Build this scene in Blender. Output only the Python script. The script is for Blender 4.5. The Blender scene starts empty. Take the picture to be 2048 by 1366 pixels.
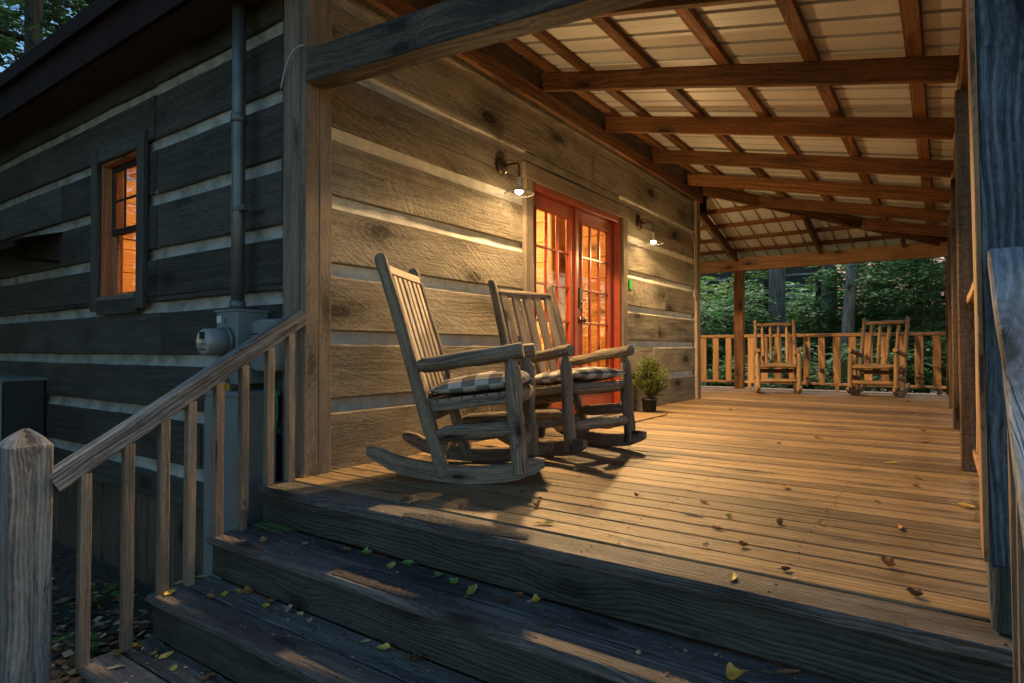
import bpy, math, random
from mathutils import Vector, Matrix, noise

random.seed(11)
scene = bpy.context.scene
COL = scene.collection
V = Vector
R = math.radians

# ------------------------------------------------------------------ node helpers
def new_mat(name):
    m = bpy.data.materials.new(name)
    m.use_nodes = True
    nt = m.node_tree
    for n in list(nt.nodes):
        nt.nodes.remove(n)
    out = nt.nodes.new('ShaderNodeOutputMaterial')
    bs = nt.nodes.new('ShaderNodeBsdfPrincipled')
    nt.links.new(bs.outputs[0], out.inputs[0])
    return m, nt, bs, out

def N(nt, typ, ins=None, **props):
    n = nt.nodes.new('ShaderNode' + typ)
    for k, v in props.items():
        setattr(n, k, v)
    for k, v in (ins or {}).items():
        if hasattr(v, 'is_output'):
            nt.links.new(v, n.inputs[k])
        else:
            n.inputs[k].default_value = v
    return n

def MA(nt, op, a, b=None, c=None, clamp=False):
    n = nt.nodes.new('ShaderNodeMath')
    n.operation = op
    n.use_clamp = clamp
    for i, x in enumerate((a, b, c)):
        if x is None:
            continue
        if hasattr(x, 'is_output'):
            nt.links.new(x, n.inputs[i])
        else:
            n.inputs[i].default_value = x
    return n.outputs[0]

def RAMP(nt, fac, lo, hi, a=0.0, b=1.0):
    n = N(nt, 'MapRange', {'Value': fac, 'From Min': lo, 'From Max': hi, 'To Min': a, 'To Max': b}, interpolation_type='SMOOTHSTEP')
    return n.outputs[0]

def MIX(nt, fac, a, b, blend='MIX'):
    n = nt.nodes.new('ShaderNodeMix')
    n.data_type = 'RGBA'
    n.blend_type = blend
    n.clamp_factor = True
    for s, x in ((n.inputs[0], fac), (n.inputs[6], a), (n.inputs[7], b)):
        if hasattr(x, 'is_output'):
            nt.links.new(x, s)
        elif isinstance(x, (tuple, list)):
            s.default_value = (x[0], x[1], x[2], 1)
        else:
            s.default_value = x
    return n.outputs[2]

def NOISE(nt, vec, scale=5.0, detail=3.0, rough=0.55, dist=0.0):
    return N(nt, 'TexNoise', {'Vector': vec, 'Scale': scale, 'Detail': detail, 'Roughness': rough, 'Distortion': dist}).outputs['Fac']

def COMB(nt, x, y, z):
    return N(nt, 'CombineXYZ', {'X': x, 'Y': y, 'Z': z}).outputs[0]

def BUMP(nt, bs, h, strength, dist=0.004):
    b = N(nt, 'Bump', {'Height': h, 'Strength': strength, 'Distance': dist})
    nt.links.new(b.outputs[0], bs.inputs['Normal'])

# ------------------------------------------------------------------ wood
def wood(name, light, dark, knotc=None, var=.35, ring=.5, saw=0., knots=.5, bump=.5, rough=.75, crack=.3,
         blotch=.35, blotchc=None, ku=1.5, kv=4.2, spec=.3, ringscale=150., bs_=2.2, fibre=34.):
    """Grain runs along the U of every board (U, V are metres); 'rnd' is a random number of the board."""
    m, nt, bs, out = new_mat(name)
    uv = N(nt, 'UVMap').outputs[0]
    sp = N(nt, 'SeparateXYZ', {'Vector': uv})
    u, v = sp.outputs[0], sp.outputs[1]
    rnd = N(nt, 'Attribute', attribute_name='rnd').outputs['Fac']
    z = MA(nt, 'MULTIPLY', rnd, 53.)
    low = NOISE(nt, COMB(nt, MA(nt, 'MULTIPLY', u, 1.3), MA(nt, 'MULTIPLY', v, 5.), z), 1., 3.)
    # knots
    vo = N(nt, 'TexVoronoi', {'Vector': COMB(nt, MA(nt, 'MULTIPLY_ADD', u, ku, z), MA(nt, 'MULTIPLY', v, kv), 0.), 'Scale': 1.0, 'Randomness': 1.0}, voronoi_dimensions='2D')
    kd = MA(nt, 'ADD', vo.outputs['Distance'], MA(nt, 'MULTIPLY', MA(nt, 'SUBTRACT', NOISE(nt, COMB(nt, MA(nt, 'MULTIPLY', u, 30.), MA(nt, 'MULTIPLY', v, 40.), z), 1., 2.), .5), .09))
    ksel = N(nt, 'SeparateColor', {'Color': vo.outputs['Color']}).outputs[0]
    kon = MA(nt, 'GREATER_THAN', ksel, 1. - knots)
    kflow = MA(nt, 'MULTIPLY', RAMP(nt, kd, .45, .0), kon)
    kmask = MA(nt, 'MULTIPLY', RAMP(nt, kd, .15, .06), kon)
    khalo = MA(nt, 'MULTIPLY', RAMP(nt, kd, .36, .08), kon)
    vd = MA(nt, 'ADD', v, MA(nt, 'MULTIPLY', MA(nt, 'SUBTRACT', low, .5), .075))
    vd = MA(nt, 'ADD', vd, MA(nt, 'MULTIPLY', kflow, .035))
    rings = MA(nt, 'MULTIPLY_ADD', MA(nt, 'SINE', MA(nt, 'MULTIPLY_ADD', vd, MA(nt, 'MULTIPLY_ADD', MA(nt, 'FRACT', MA(nt, 'MULTIPLY', rnd, 7.3)), ringscale * .7, ringscale * .75), MA(nt, 'MULTIPLY', low, 9.))), .5, .5)
    rings = MA(nt, 'POWER', rings, 1.6)
    rings = MA(nt, 'MULTIPLY', rings, RAMP(nt, NOISE(nt, COMB(nt, MA(nt, 'MULTIPLY', u, .9), MA(nt, 'MULTIPLY', v, 7.), MA(nt, 'ADD', z, 11.)), 1., 2.), .3, .65, .25, 1.15))
    fib = NOISE(nt, COMB(nt, MA(nt, 'MULTIPLY', u, 1.7), MA(nt, 'MULTIPLY', vd, fibre), z), 1., 5., .62)
    fine = NOISE(nt, COMB(nt, MA(nt, 'MULTIPLY', u, 16.), MA(nt, 'MULTIPLY', vd, 420.), z), 1., 2.)
    mid = NOISE(nt, COMB(nt, MA(nt, 'MULTIPLY', u, 26.), MA(nt, 'MULTIPLY', vd, 95.), MA(nt, 'ADD', z, 5.1)), 1., 4., .65)
    t = MA(nt, 'ADD', MA(nt, 'MULTIPLY', RAMP(nt, fib, .34, .68), .55), MA(nt, 'MULTIPLY', rings, ring * .5))
    t = MA(nt, 'ADD', t, MA(nt, 'MULTIPLY', MA(nt, 'SUBTRACT', mid, .5), 1.1))
    t = MA(nt, 'ADD', t, MA(nt, 'MULTIPLY', MA(nt, 'SUBTRACT', fine, .5), .5))
    t = MA(nt, 'ADD', t, MA(nt, 'MULTIPLY', MA(nt, 'SUBTRACT', rnd, .5), var), clamp=True)
    c = MIX(nt, t, dark, light)
    # large stains that belong to the board
    bl = NOISE(nt, COMB(nt, MA(nt, 'MULTIPLY', u, bs_), MA(nt, 'MULTIPLY', v, bs_ * 2.6), z), 1., 5., .6)
    bfac = RAMP(nt, bl, .46, .70)
    c = MIX(nt, MA(nt, 'MULTIPLY', bfac, blotch), c, blotchc or tuple(x * .35 for x in dark))
    kc = knotc or tuple(x * .45 for x in dark)
    krg = MA(nt, 'MULTIPLY', RAMP(nt, MA(nt, 'SINE', MA(nt, 'MULTIPLY', kd, 95.)), -.2, .9), RAMP(nt, kd, .42, .12))
    c = MIX(nt, MA(nt, 'MULTIPLY', MA(nt, 'MULTIPLY', krg, kon), .5), c, kc)
    c = MIX(nt, MA(nt, 'MULTIPLY', khalo, .38), c, kc)
    c = MIX(nt, MA(nt, 'MULTIPLY', kmask, .9), c, tuple(x * .55 for x in kc))
    h = MA(nt, 'ADD', MA(nt, 'MULTIPLY', fib, .8), MA(nt, 'MULTIPLY', rings, ring * .6))
    h = MA(nt, 'ADD', h, MA(nt, 'MULTIPLY', fine, .3))
    h = MA(nt, 'ADD', h, MA(nt, 'MULTIPLY', mid, 1.0))
    if crack > 0:
        cr = NOISE(nt, COMB(nt, MA(nt, 'MULTIPLY', u, 1.1), MA(nt, 'MULTIPLY', vd, 48.), MA(nt, 'ADD', z, 7.3)), 1., 2., .5)
        cm = RAMP(nt, MA(nt, 'ABSOLUTE', MA(nt, 'SUBTRACT', cr, .5)), .013, .002)
        cm = MA(nt, 'MULTIPLY', cm, RAMP(nt, low, .44, .56))
        c = MIX(nt, MA(nt, 'MULTIPLY', cm, crack), c, tuple(x * .12 for x in dark))
        h = MA(nt, 'SUBTRACT', h, MA(nt, 'MULTIPLY', cm, crack * 2.))
    if saw > 0:
        su = MA(nt, 'ADD', u, MA(nt, 'MULTIPLY', MA(nt, 'POWER', MA(nt, 'ABSOLUTE', v), 2.), .35))
        su = MA(nt, 'ADD', su, MA(nt, 'MULTIPLY', NOISE(nt, COMB(nt, MA(nt, 'MULTIPLY', u, 5.), MA(nt, 'MULTIPLY', v, 5.), z), 1., 2.), .05))
        sw = NOISE(nt, COMB(nt, MA(nt, 'MULTIPLY', su, 75.), MA(nt, 'MULTIPLY', v, 9.), z), 1., 2.)
        sg = NOISE(nt, COMB(nt, MA(nt, 'MULTIPLY', u, 42.), MA(nt, 'MULTIPLY', v, 64.), z), 1., 5., .75)
        sp_ = RAMP(nt, NOISE(nt, COMB(nt, MA(nt, 'MULTIPLY', u, .8), MA(nt, 'MULTIPLY', v, 2.), MA(nt, 'ADD', z, 3.)), 1., 2.), .35, .6)
        sw = MA(nt, 'ADD', MA(nt, 'MULTIPLY', sw, MA(nt, 'MULTIPLY_ADD', sp_, .8, .4)), MA(nt, 'MULTIPLY', sg, .8))
        h = MA(nt, 'ADD', h, MA(nt, 'MULTIPLY', sw, saw * 2.4))
        c = MIX(nt, MA(nt, 'MULTIPLY', RAMP(nt, sw, .75, 1.15), saw * .45), c, tuple(x * 1.3 for x in light))
        c = MIX(nt, MA(nt, 'MULTIPLY', RAMP(nt, sw, .70, .40), saw * .5), c, tuple(x * .45 for x in dark))
        pit = RAMP(nt, sg, .40, .28)
        c = MIX(nt, MA(nt, 'MULTIPLY', pit, saw * .6), c, tuple(x * .3 for x in dark))
        h = MA(nt, 'SUBTRACT', h, MA(nt, 'MULTIPLY', pit, saw * 1.2))
    h = MA(nt, 'SUBTRACT', h, MA(nt, 'MULTIPLY', kmask, .8))
    nt.links.new(c, bs.inputs['Base Color'])
    nt.links.new(MA(nt, 'MULTIPLY_ADD', fib, .18, rough - .08, clamp=True), bs.inputs['Roughness'])
    bs.inputs['Specular IOR Level'].default_value = spec
    BUMP(nt, bs, h, bump, .007)
    return m

def plain(name, col, rough=.6, metal=0., var=.15, scale=8., bump=.1, spec=.4, dark=None, dist=.003):
    m, nt, bs, out = new_mat(name)
    co = N(nt, 'TexCoord').outputs['Object']
    n1 = NOISE(nt, co, scale, 5., .6)
    c = MIX(nt, MA(nt, 'MULTIPLY', RAMP(nt, n1, .35, .7), var * 2), col, dark or tuple(x * .5 for x in col))
    nt.links.new(c, bs.inputs['Base Color'])
    nt.links.new(MA(nt, 'MULTIPLY_ADD', n1, .2, rough - .1, clamp=True), bs.inputs['Roughness'])
    bs.inputs['Metallic'].default_value = metal
    bs.inputs['Specular IOR Level'].default_value = spec
    if bump:
        BUMP(nt, bs, NOISE(nt, co, scale * 9, 4.), bump, dist)
    return m

def emit(name, col, strength):
    m, nt, bs, out = new_mat(name)
    nt.nodes.remove(bs)
    e = N(nt, 'Emission', {'Color': (*col, 1), 'Strength': strength})
    nt.links.new(e.outputs[0], out.inputs[0])
    return m

def glass(name, tint=(1, 1, 1), rough=.02):
    m, nt, bs, out = new_mat(name)
    nt.nodes.remove(bs)
    tr = N(nt, 'BsdfTransparent', {'Color': (*tint, 1)})
    gl = N(nt, 'BsdfGlossy', {'Color': (1, 1, 1, 1), 'Roughness': rough})
    lw = N(nt, 'LayerWeight', {'Blend': .5})
    fr = MA(nt, 'MULTIPLY_ADD', MA(nt, 'POWER', lw.outputs['Facing'], 5.), .9, .04, clamp=True)
    mx = N(nt, 'MixShader', {0: fr, 1: tr.outputs[0], 2: gl.outputs[0]})
    nt.links.new(mx.outputs[0], out.inputs[0])
    return m

M = {}
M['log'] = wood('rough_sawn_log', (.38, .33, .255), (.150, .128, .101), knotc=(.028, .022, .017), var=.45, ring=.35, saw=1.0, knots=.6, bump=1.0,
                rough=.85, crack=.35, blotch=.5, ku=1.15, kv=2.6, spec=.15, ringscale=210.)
M['logdark'] = wood('shade_dark_log', (.105, .102, .086), (.038, .037, .031), knotc=(.02, .02, .018), var=.4, ring=.3, saw=.75, knots=.30, bump=.85,  # log wood darkened; the window wall's shade is put into its colour
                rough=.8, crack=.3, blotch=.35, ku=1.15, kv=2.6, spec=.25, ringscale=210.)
M['trimdark'] = wood('dark_trim', (.10, .098, .085), (.042, .041, .036), var=.3, ring=.4, saw=.4, knots=.2, bump=.5, rough=.8, spec=.2, crack=.2)  # darker tone than the porch trim
M['beamgrey'] = wood('weathered_beam', (.19, .148, .108), (.040, .034, .028), knotc=(.03, .024, .02), var=.3, ring=.5, saw=.5, knots=.35, bump=.7, rough=.75, spec=.25, crack=.4, blotch=.4)
M['postwood'] = wood('rough_sky_tinted_post', (.22, .26, .31), (.05, .062, .078), var=.3, ring=1.1, saw=.5, knots=.2, bump=.9, rough=.85, spec=.2, crack=.3, blotch=.2, ringscale=420., fibre=40.)  # blue tint is dusk sky light put into the wood colour
M['railblue'] = wood('weathered_sky_tinted_rail', (.36, .375, .40), (.13, .135, .145), knotc=(.07, .065, .06), var=.3, ring=.8, knots=.35, bump=.9, rough=.8, crack=.7, blotch=.25, ringscale=264., spec=.2, fibre=24.)  # weathered wood; its blue is sky light put into the colour
M['postdark'] = wood('rough_dark_post', (.165, .115, .085), (.045, .032, .025), knotc=(.02, .014, .01), var=.3, ring=.4, saw=.8, knots=.4, bump=.8, rough=.85, spec=.15, crack=.2, ringscale=200., kv=3.)
M['trim'] = wood('rough_trim', (.27, .215, .165), (.14, .11, .085), knotc=(.06, .045, .03), ring=.3, saw=.6, knots=.25, bump=.5, rough=.85, spec=.15, crack=.2)
M['cedar'] = wood('stained_rafter_wood', (.29, .125, .042), (.058, .025, .010), knotc=(.03, .012, .006), var=.5, ring=.55, saw=.45, knots=.55, bump=.7, rough=.65,
                  crack=.15, blotch=.45, blotchc=(.06, .027, .011), spec=.3, ku=1.6, kv=4.5)
M['rail'] = wood('railing_wood', (.44, .26, .135), (.22, .115, .055), knotc=(.06, .025, .01), var=.4, ring=.5, saw=.15, knots=.4, bump=.4, rough=.65, crack=.2, blotch=.3)
M['deck'] = wood('deck_board', (.275, .182, .088), (.075, .047, .023), knotc=(.05, .034, .02), var=.8, ring=.55, knots=.3, bump=.5, rough=.64, crack=.6, blotch=.45,
                 blotchc=(.09, .06, .04), ringscale=264., kv=7., spec=.35)
M['step'] = wood('weathered_step', (.19, .165, .145), (.040, .037, .036), knotc=(.03, .026, .022), var=.3, ring=.9, knots=.35, bump=.8, rough=.68, crack=.7,
                 blotch=.75, blotchc=(.022, .021, .021), ringscale=456., kv=5., bs_=1.4, spec=.4)
M['riser'] = wood('weathered_riser', (.075, .075, .062), (.018, .020, .018), knotc=(.02, .02, .018), var=.3, ring=1.0, knots=.55, bump=.9, rough=.7, crack=.5,
                  blotch=.7, blotchc=(.085, .088, .066), ringscale=504., kv=4.2, spec=.35)
M['grey'] = wood('weathered_grey_wood', (.36, .335, .31), (.085, .078, .072), knotc=(.06, .052, .045), var=.3, ring=.8, knots=.3, bump=.9, rough=.82, crack=.9,
                 blotch=.35, ringscale=312., spec=.2, fibre=26.)
M['balus'] = wood('baluster_wood', (.33, .245, .175), (.15, .105, .072), var=.6, ring=.6, knots=.25, bump=.5, rough=.75, crack=.4, blotch=.3, ringscale=576., spec=.2, kv=8.)
M['chairlog'] = wood('rocker_log', (.34, .262, .185), (.088, .068, .05), knotc=(.025, .018, .013), var=.3, ring=.7, knots=.35, bump=.7, rough=.72, crack=.7, blotch=.3,
                     ringscale=408., kv=9., ku=3., spec=.25)
M['chairslat'] = wood('rocker_slat', (.50, .385, .265), (.23, .168, .115), knotc=(.1, .07, .04), var=.3, ring=.5, knots=.25, bump=.35, rough=.68, crack=.3, blotch=.2,
                      ringscale=528., kv=9., ku=3., spec=.25)
M['rustic'] = wood('back_rocker_log', (.33, .21, .115), (.115, .068, .035), knotc=(.07, .035, .015), var=.35, ring=.5, knots=.4, bump=.5, rough=.65, crack=.4, blotch=.3,
                   ringscale=408., kv=9., ku=3.)
M['inside'] = wood('inside_pine', (.55, .33, .13), (.34, .18, .06), var=.4, ring=.5, knots=.4, bump=.2, rough=.5, crack=.1, blotch=.15)
M['skirt'] = wood('skirting_board', (.14, .105, .075), (.06, .045, .033), var=.4, ring=.3, knots=.2, bump=.5, rough=.85, crack=.3)
M['red'] = plain('red_door_paint', (.30, .042, .013), .40, 0, .35, 7., .12, .5, dark=(.17, .028, .012))
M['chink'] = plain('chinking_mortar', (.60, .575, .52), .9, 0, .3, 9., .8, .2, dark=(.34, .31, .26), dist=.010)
M['chinkdim'] = plain('shade_dark_mortar', (.37, .375, .34), .9, 0, .35, 6., .7, .2, dark=(.12, .125, .105), dist=.008)  # darker copy of the porch mortar, with the dim light in its colour
M['steel'] = plain('galvanised_steel', (.13, .145, .14), .45, .55, .25, 9., .12, .4)
M['greybox'] = plain('grey_painted_steel', (.15, .175, .18), .5, 0., .12, 5., .05, .4)
M['plastic'] = plain('grey_plastic', (.19, .195, .195), .4, 0., .08, 4., .02, .45)
M['meterglass'] = plain('meter_cover', (.24, .26, .26), .25, 0., .05, 4., 0, .5)
M['darkbox'] = plain('dark_metal', (.045, .05, .05), .45, .3, .2, 6., .05, .4)
M['oxide'] = plain('oxide_red_metal', (.018, .007, .005), .8, .0, .2, 4., .05, .1)
M['soffit'] = plain('dark_soffit', (.07, .05, .04), .8, 0, .2, 4., .1, .2)
M['bronze'] = plain('aged_bronze', (.085, .065, .045), .38, .8, .25, 30., .05, .5)
M['pot'] = plain('black_plastic_pot', (.022, .022, .023), .45, 0, .1, 9., .03, .4)
M['soil'] = plain('potting_soil', (.035, .025, .018), .95, 0, .3, 40., .6, .1)
M['paper'] = plain('white_label', (.55, .56, .55), .7, 0, .05, 9., 0, .2)
M['ink'] = plain('printed_ink', (.02, .02, .02), .8, 0, 0, 9., 0, .2)
M['greentag'] = plain('green_tag', (.02, .42, .08), .6, 0, .05, 9., 0, .3)
M['cable'] = plain('black_cable', (.012, .012, .012), .5, 0, 0, 9., 0, .3)
M['wirewhite'] = plain('pale_wire', (.40, .39, .36), .6, 0, 0, 9., 0, .3)
M['wiregreen'] = plain('green_wire', (.01, .22, .10), .4, 0, 0, 9., 0, .4)
M['brass'] = plain('brass_padlock', (.55, .33, .04), .35, .7, .1, 30., 0, .5)
M['grit'] = plain('grip_tape', (.085, .078, .072), .9, 0, .45, 60., .9, .2, dark=(.02, .02, .02))
M['pane'] = glass('window_glass', (.97, .96, .93))
M['lampglass'] = glass('clear_shade_glass', (.95, .95, .93), .08)
M['bulb'] = emit('lit_bulb', (1., .80, .52), 20.)
M['tube'] = emit('lit_tube', (1., .86, .62), 5.)
M['cream'] = plain('cream_curtain', (.62, .50, .33), .9, 0, .1, 14., .1, .2)

def mat_panel():
    m, nt, bs, out = new_mat('cream_roof_metal')
    co = N(nt, 'TexCoord').outputs['Object']
    n1 = NOISE(nt, co, 1.3, 4.)
    c = MIX(nt, RAMP(nt, n1, .35, .75), (.55, .545, .53), (.42, .41, .395))
    nt.links.new(c, bs.inputs['Base Color'])
    bs.inputs['Roughness'].default_value = .5
    bs.inputs['Specular IOR Level'].default_value = .4
    return m
M['panel'] = mat_panel()

def mat_check():
    m, nt, bs, out = new_mat('buffalo_check_cloth')
    uv = N(nt, 'UVMap').outputs[0]
    sp = N(nt, 'SeparateXYZ', {'Vector': uv})
    def st(x):
        return MA(nt, 'GREATER_THAN', MA(nt, 'FRACT', MA(nt, 'MULTIPLY', x, 1 / .15)), .5)
    s = MA(nt, 'MULTIPLY', MA(nt, 'ADD', st(sp.outputs[0]), st(sp.outputs[1])), .5)
    c = MIX(nt, RAMP(nt, s, 0., .5), (.46, .43, .385), (.185, .175, .16))
    c = MIX(nt, RAMP(nt, s, .6, 1.), c, (.055, .052, .05))
    nt.links.new(c, bs.inputs['Base Color'])
    bs.inputs['Roughness'].default_value = .95
    bs.inputs['Specular IOR Level'].default_value = .1
    w = NOISE(nt, uv, 600., 1.)
    w2 = NOISE(nt, uv, 18., 3.)
    BUMP(nt, bs, MA(nt, 'ADD', MA(nt, 'MULTIPLY', w, .15), w2), .5, .006)
    return m
M['check'] = mat_check()

def mat_leaf(name, a, b, trans=.45, rough=.5):
    m, nt, bs, out = new_mat(name)
    rnd = N(nt, 'Attribute', attribute_name='rnd').outputs['Fac']
    oi = N(nt, 'ObjectInfo').outputs['Random']
    t = MA(nt, 'FRACT', MA(nt, 'ADD', rnd, MA(nt, 'MULTIPLY', oi, .35)))
    c = MIX(nt, t, a, b)
    nt.links.new(c, bs.inputs['Base Color'])
    bs.inputs['Roughness'].default_value = rough
    bs.inputs['Specular IOR Level'].default_value = .35
    tl = N(nt, 'BsdfTranslucent', {'Color': c})
    mx = N(nt, 'MixShader', {0: trans, 1: bs.outputs[0], 2: tl.outputs[0]})
    nt.links.new(mx.outputs[0], out.inputs[0])
    return m
M['leaf_a'] = mat_leaf('understory_leaf', (.045, .13, .045), (.095, .21, .06))
M['leaf_b'] = mat_leaf('bright_leaf', (.085, .18, .03), (.17, .28, .05))
M['leaf_c'] = mat_leaf('canopy_leaf', (.016, .048, .016), (.034, .085, .026), .3)
M['laurel'] = mat_leaf('pink_blossom', (.42, .20, .24), (.55, .30, .33), .3)
M['conifer'] = mat_leaf('cypress_leaf', (.05, .09, .018), (.14, .17, .03), .2)
M['bark'] = wood('grey_bark', (.40, .385, .35), (.10, .092, .082), var=.3, ring=.2, knots=.1, bump=1., rough=.9, crack=.6, blotch=.5, fibre=30., spec=.1)
M['barkpale'] = wood('pale_bark', (.50, .485, .44), (.17, .16, .14), var=.3, ring=.2, knots=.25, bump=.8, rough=.9, crack=.5, blotch=.3, fibre=24., spec=.1)
M['barkdark'] = wood('dark_bark', (.10, .085, .07), (.035, .03, .026), var=.3, ring=.2, knots=.1, bump=1., rough=.9, crack=.6, blotch=.4, fibre=30., spec=.1)
M['pink'] = plain('faded_red_roof', (.48, .16, .16), .6, 0, .15, 2., .1, .3)
M['twig'] = plain('twig', (.12, .09, .06), .9, 0, .2, 20., .1, .1)
FALL = {
    'yellow': mat_leaf('yellow_fallen_leaf', (.58, .36, .05), (.68, .47, .10), .1, .6),
    'olive': mat_leaf('olive_fallen_leaf', (.36, .30, .06), (.44, .38, .09), .1, .6),
    'green': mat_leaf('green_fallen_leaf', (.10, .20, .05), (.17, .30, .08), .1, .6),
    'brown': mat_leaf('brown_fallen_leaf', (.20, .085, .03), (.30, .14, .05), .05, .8),
    'dark': mat_leaf('dark_fallen_leaf', (.07, .035, .02), (.12, .06, .03), .05, .8),
    'tan': mat_leaf('tan_fallen_leaf', (.42, .27, .13), (.50, .35, .19), .1, .7),
}

# ------------------------------------------------------------------ mesh builder
def rootof(o):
    while o.parent:
        o = o.parent
    return o

class MB:
    def __init__(s):
        s.v, s.f, s.uv, s.rn, s.mi, s.sm = [], [], [], [], [], []

    def face(s, pts, uvs=None, rnd=.5, mat=0, smooth=False):
        b = len(s.v)
        s.v.extend(V(p) for p in pts)
        s.f.append(list(range(b, b + len(pts))))
        s.uv.append(uvs or [(0, 0)] * len(pts))
        s.rn.append(rnd); s.mi.append(mat); s.sm.append(smooth)

    def loft(s, rings, us, uo=0., vo=0., rnd=.5, mat=0, smooth=False, caps=True):
        """rings: equal-length closed loops; us: metres along for each ring"""
        b = len(s.v)
        n = len(rings[0])
        for r in rings:
            s.v.extend(V(p) for p in r)
        per = [0.]
        r0 = rings[len(rings) // 2]
        for i in range(n):
            per.append(per[-1] + (V(r0[(i + 1) % n]) - V(r0[i])).length)
        for k in range(len(rings) - 1):
            for i in range(n):
                j = (i + 1) % n
                s.f.append([b + k * n + i, b + k * n + j, b + (k + 1) * n + j, b + (k + 1) * n + i])
                s.uv.append([(us[k] + uo, per[i] + vo), (us[k] + uo, per[i + 1] + vo), (us[k + 1] + uo, per[i + 1] + vo), (us[k + 1] + uo, per[i] + vo)])
                s.rn.append(rnd); s.mi.append(mat); s.sm.append(smooth)
        if caps:
            for k, rev in ((0, True), (len(rings) - 1, False)):
                idx = [b + k * n + i for i in range(n)]
                c = sum((V(p) for p in rings[k]), V()) / n
                e1 = (V(rings[k][0]) - c)
                e1 = e1.normalized() if e1.length > 1e-9 else V((1, 0, 0))
                uvs = []
                for p in rings[k]:
                    d = V(p) - c
                    a = d.dot(e1)
                    uvs.append((a * .5 + uo, (d - e1 * a).length + vo))
                if rev:
                    idx.reverse(); uvs.reverse()
                s.f.append(idx); s.uv.append(uvs)
                s.rn.append(rnd); s.mi.append(mat); s.sm.append(False)

    def board(s, p0, p1, w, h, up=(0, 0, 1), ch=.004, seg=1, jit=0., mat=0, rnd=None):
        """box from p0 to p1, w across, h along 'up', chamfered; seg > 1 with jit makes it a little uneven"""
        p0, p1 = V(p0), V(p1)
        d = (p1 - p0)
        L = d.length
        d.normalize()
        side = d.cross(V(up)).normalized()
        upv = side.cross(d).normalized()
        a, b = w / 2, h / 2
        c = min(ch, a * .6, b * .6)
        sec = [(-a + c, -b), (a - c, -b), (a, -b + c), (a, b - c), (a - c, b), (-a + c, b), (-a, b - c), (-a, -b + c)]
        rings, us = [], []
        ph = random.random() * 100
        for k in range(seg + 1):
            t = k / seg
            q = p0 + d * (L * t)
            o1 = jit * noise.noise((ph, t * L * 3, 0)); o2 = jit * noise.noise((ph, t * L * 3, 9))
            rings.append([q + side * (x + o1 + jit * .5 * noise.noise((ph, i, t * L * 6))) + upv * (y + o2) for i, (x, y) in enumerate(sec)])
            us.append(L * t)
        s.loft(rings, us, random.random() * 9, random.random() * 9, random.random() if rnd is None else rnd, mat)

    def box(s, lo, hi, mat=0, axis=None, ch=.003, rnd=None, seg=1, jit=0.):
        lo, hi = V(lo), V(hi)
        d = hi - lo
        if axis is None:
            axis = max(range(3), key=lambda i: d[i])
        c = (lo + hi) / 2
        p0, p1 = c.copy(), c.copy()
        p0[axis] = lo[axis]; p1[axis] = hi[axis]
        if axis == 2:
            s.board(p0, p1, d.x, d.y, (0, 1, 0), ch, seg, jit, mat, rnd)
        elif axis == 0:
            s.board(p0, p1, d.y, d.z, (0, 0, 1), ch, seg, jit, mat, rnd)
        else:
            s.board(p0, p1, d.x, d.z, (0, 0, 1), ch, seg, jit, mat, rnd)

    def log(s, p0, p1, r0, r1=None, ends=('flat', 'flat'), wob=.004, mat=0, n=12, tl=.045, seg=9):
        p0, p1 = V(p0), V(p1)
        r1 = r0 if r1 is None else r1
        d = p1 - p0
        L = d.length
        d.normalize()
        side = d.cross(V((0, 0, 1)))
        if side.length < .05:
            side = d.cross(V((0, 1, 0)))
        side.normalize()
        up = side.cross(d)
        prof = []
        def endp(kind, at0):
            r = r0 if at0 else r1
            if kind == 'tenon':
                q = [(0, .45), (.006, .5), (tl, .97), (tl + .012, 1.)]
            elif kind == 'round':
                q = [(0, .55), (.008, .80), (.020, .95), (.035, 1.)]
            else:
                q = [(0, .90), (.005, .985), (.012, 1.)]
            return q
        a = endp(ends[0], True); bq = endp(ends[1], False)
        for t, f in a:
            prof.append((t, f))
        t0, t1 = a[-1][0], L - bq[-1][0]
        for k in range(1, seg):
            prof.append((t0 + (t1 - t0) * k / seg, 1.))
        for t, f in reversed(bq):
            prof.append((L - t, f))
        ph = random.random() * 50
        rings, us = [], []
        for t, f in prof:
            rr = (r0 + (r1 - r0) * t / L) * f
            q = p0 + d * t + side * (wob * noise.noise((ph, t * 5, 1))) + up * (wob * noise.noise((ph, t * 5, 7)))
            ring = []
            for i in range(n):
                an = 2 * math.pi * i / n
                k2 = 1 + .12 * noise.noise((ph + math.cos(an) * .9, math.sin(an) * .9, t * 7)) + .08 * noise.noise((ph + 9 + math.cos(an) * 2.5, math.sin(an) * 2.5, t * 20))
                ring.append(q + (side * math.cos(an) + up * math.sin(an)) * rr * k2)
            rings.append(ring); us.append(t)
        s.loft(rings, us, random.random() * 9, random.random() * 9, random.random(), mat, True)

    def tube(s, pts, r, n=8, mat=0, caps=True):
        pts = [V(p) for p in pts]
        rings, us = [], []
        acc = 0.
        rs = r if isinstance(r, (list, tuple)) else [r] * len(pts)
        prev = None
        for i, p in enumerate(pts):
            t = (pts[min(i + 1, len(pts) - 1)] - pts[max(i - 1, 0)]).normalized()
            if prev is None:
                side = t.cross(V((0, 0, 1)))
                if side.length < .1:
                    side = t.cross(V((1, 0, 0)))
            else:
                side = prev - t * prev.dot(t)
            side.normalize(); prev = side
            up = side.cross(t)
            if i:
                acc += (p - pts[i - 1]).length
            rings.append([p + (side * math.cos(2 * math.pi * k / n) + up * math.sin(2 * math.pi * k / n)) * rs[i] for k in range(n)])
            us.append(acc)
        s.loft(rings, us, random.random() * 9, random.random() * 9, random.random(), mat, True, caps)

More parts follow.
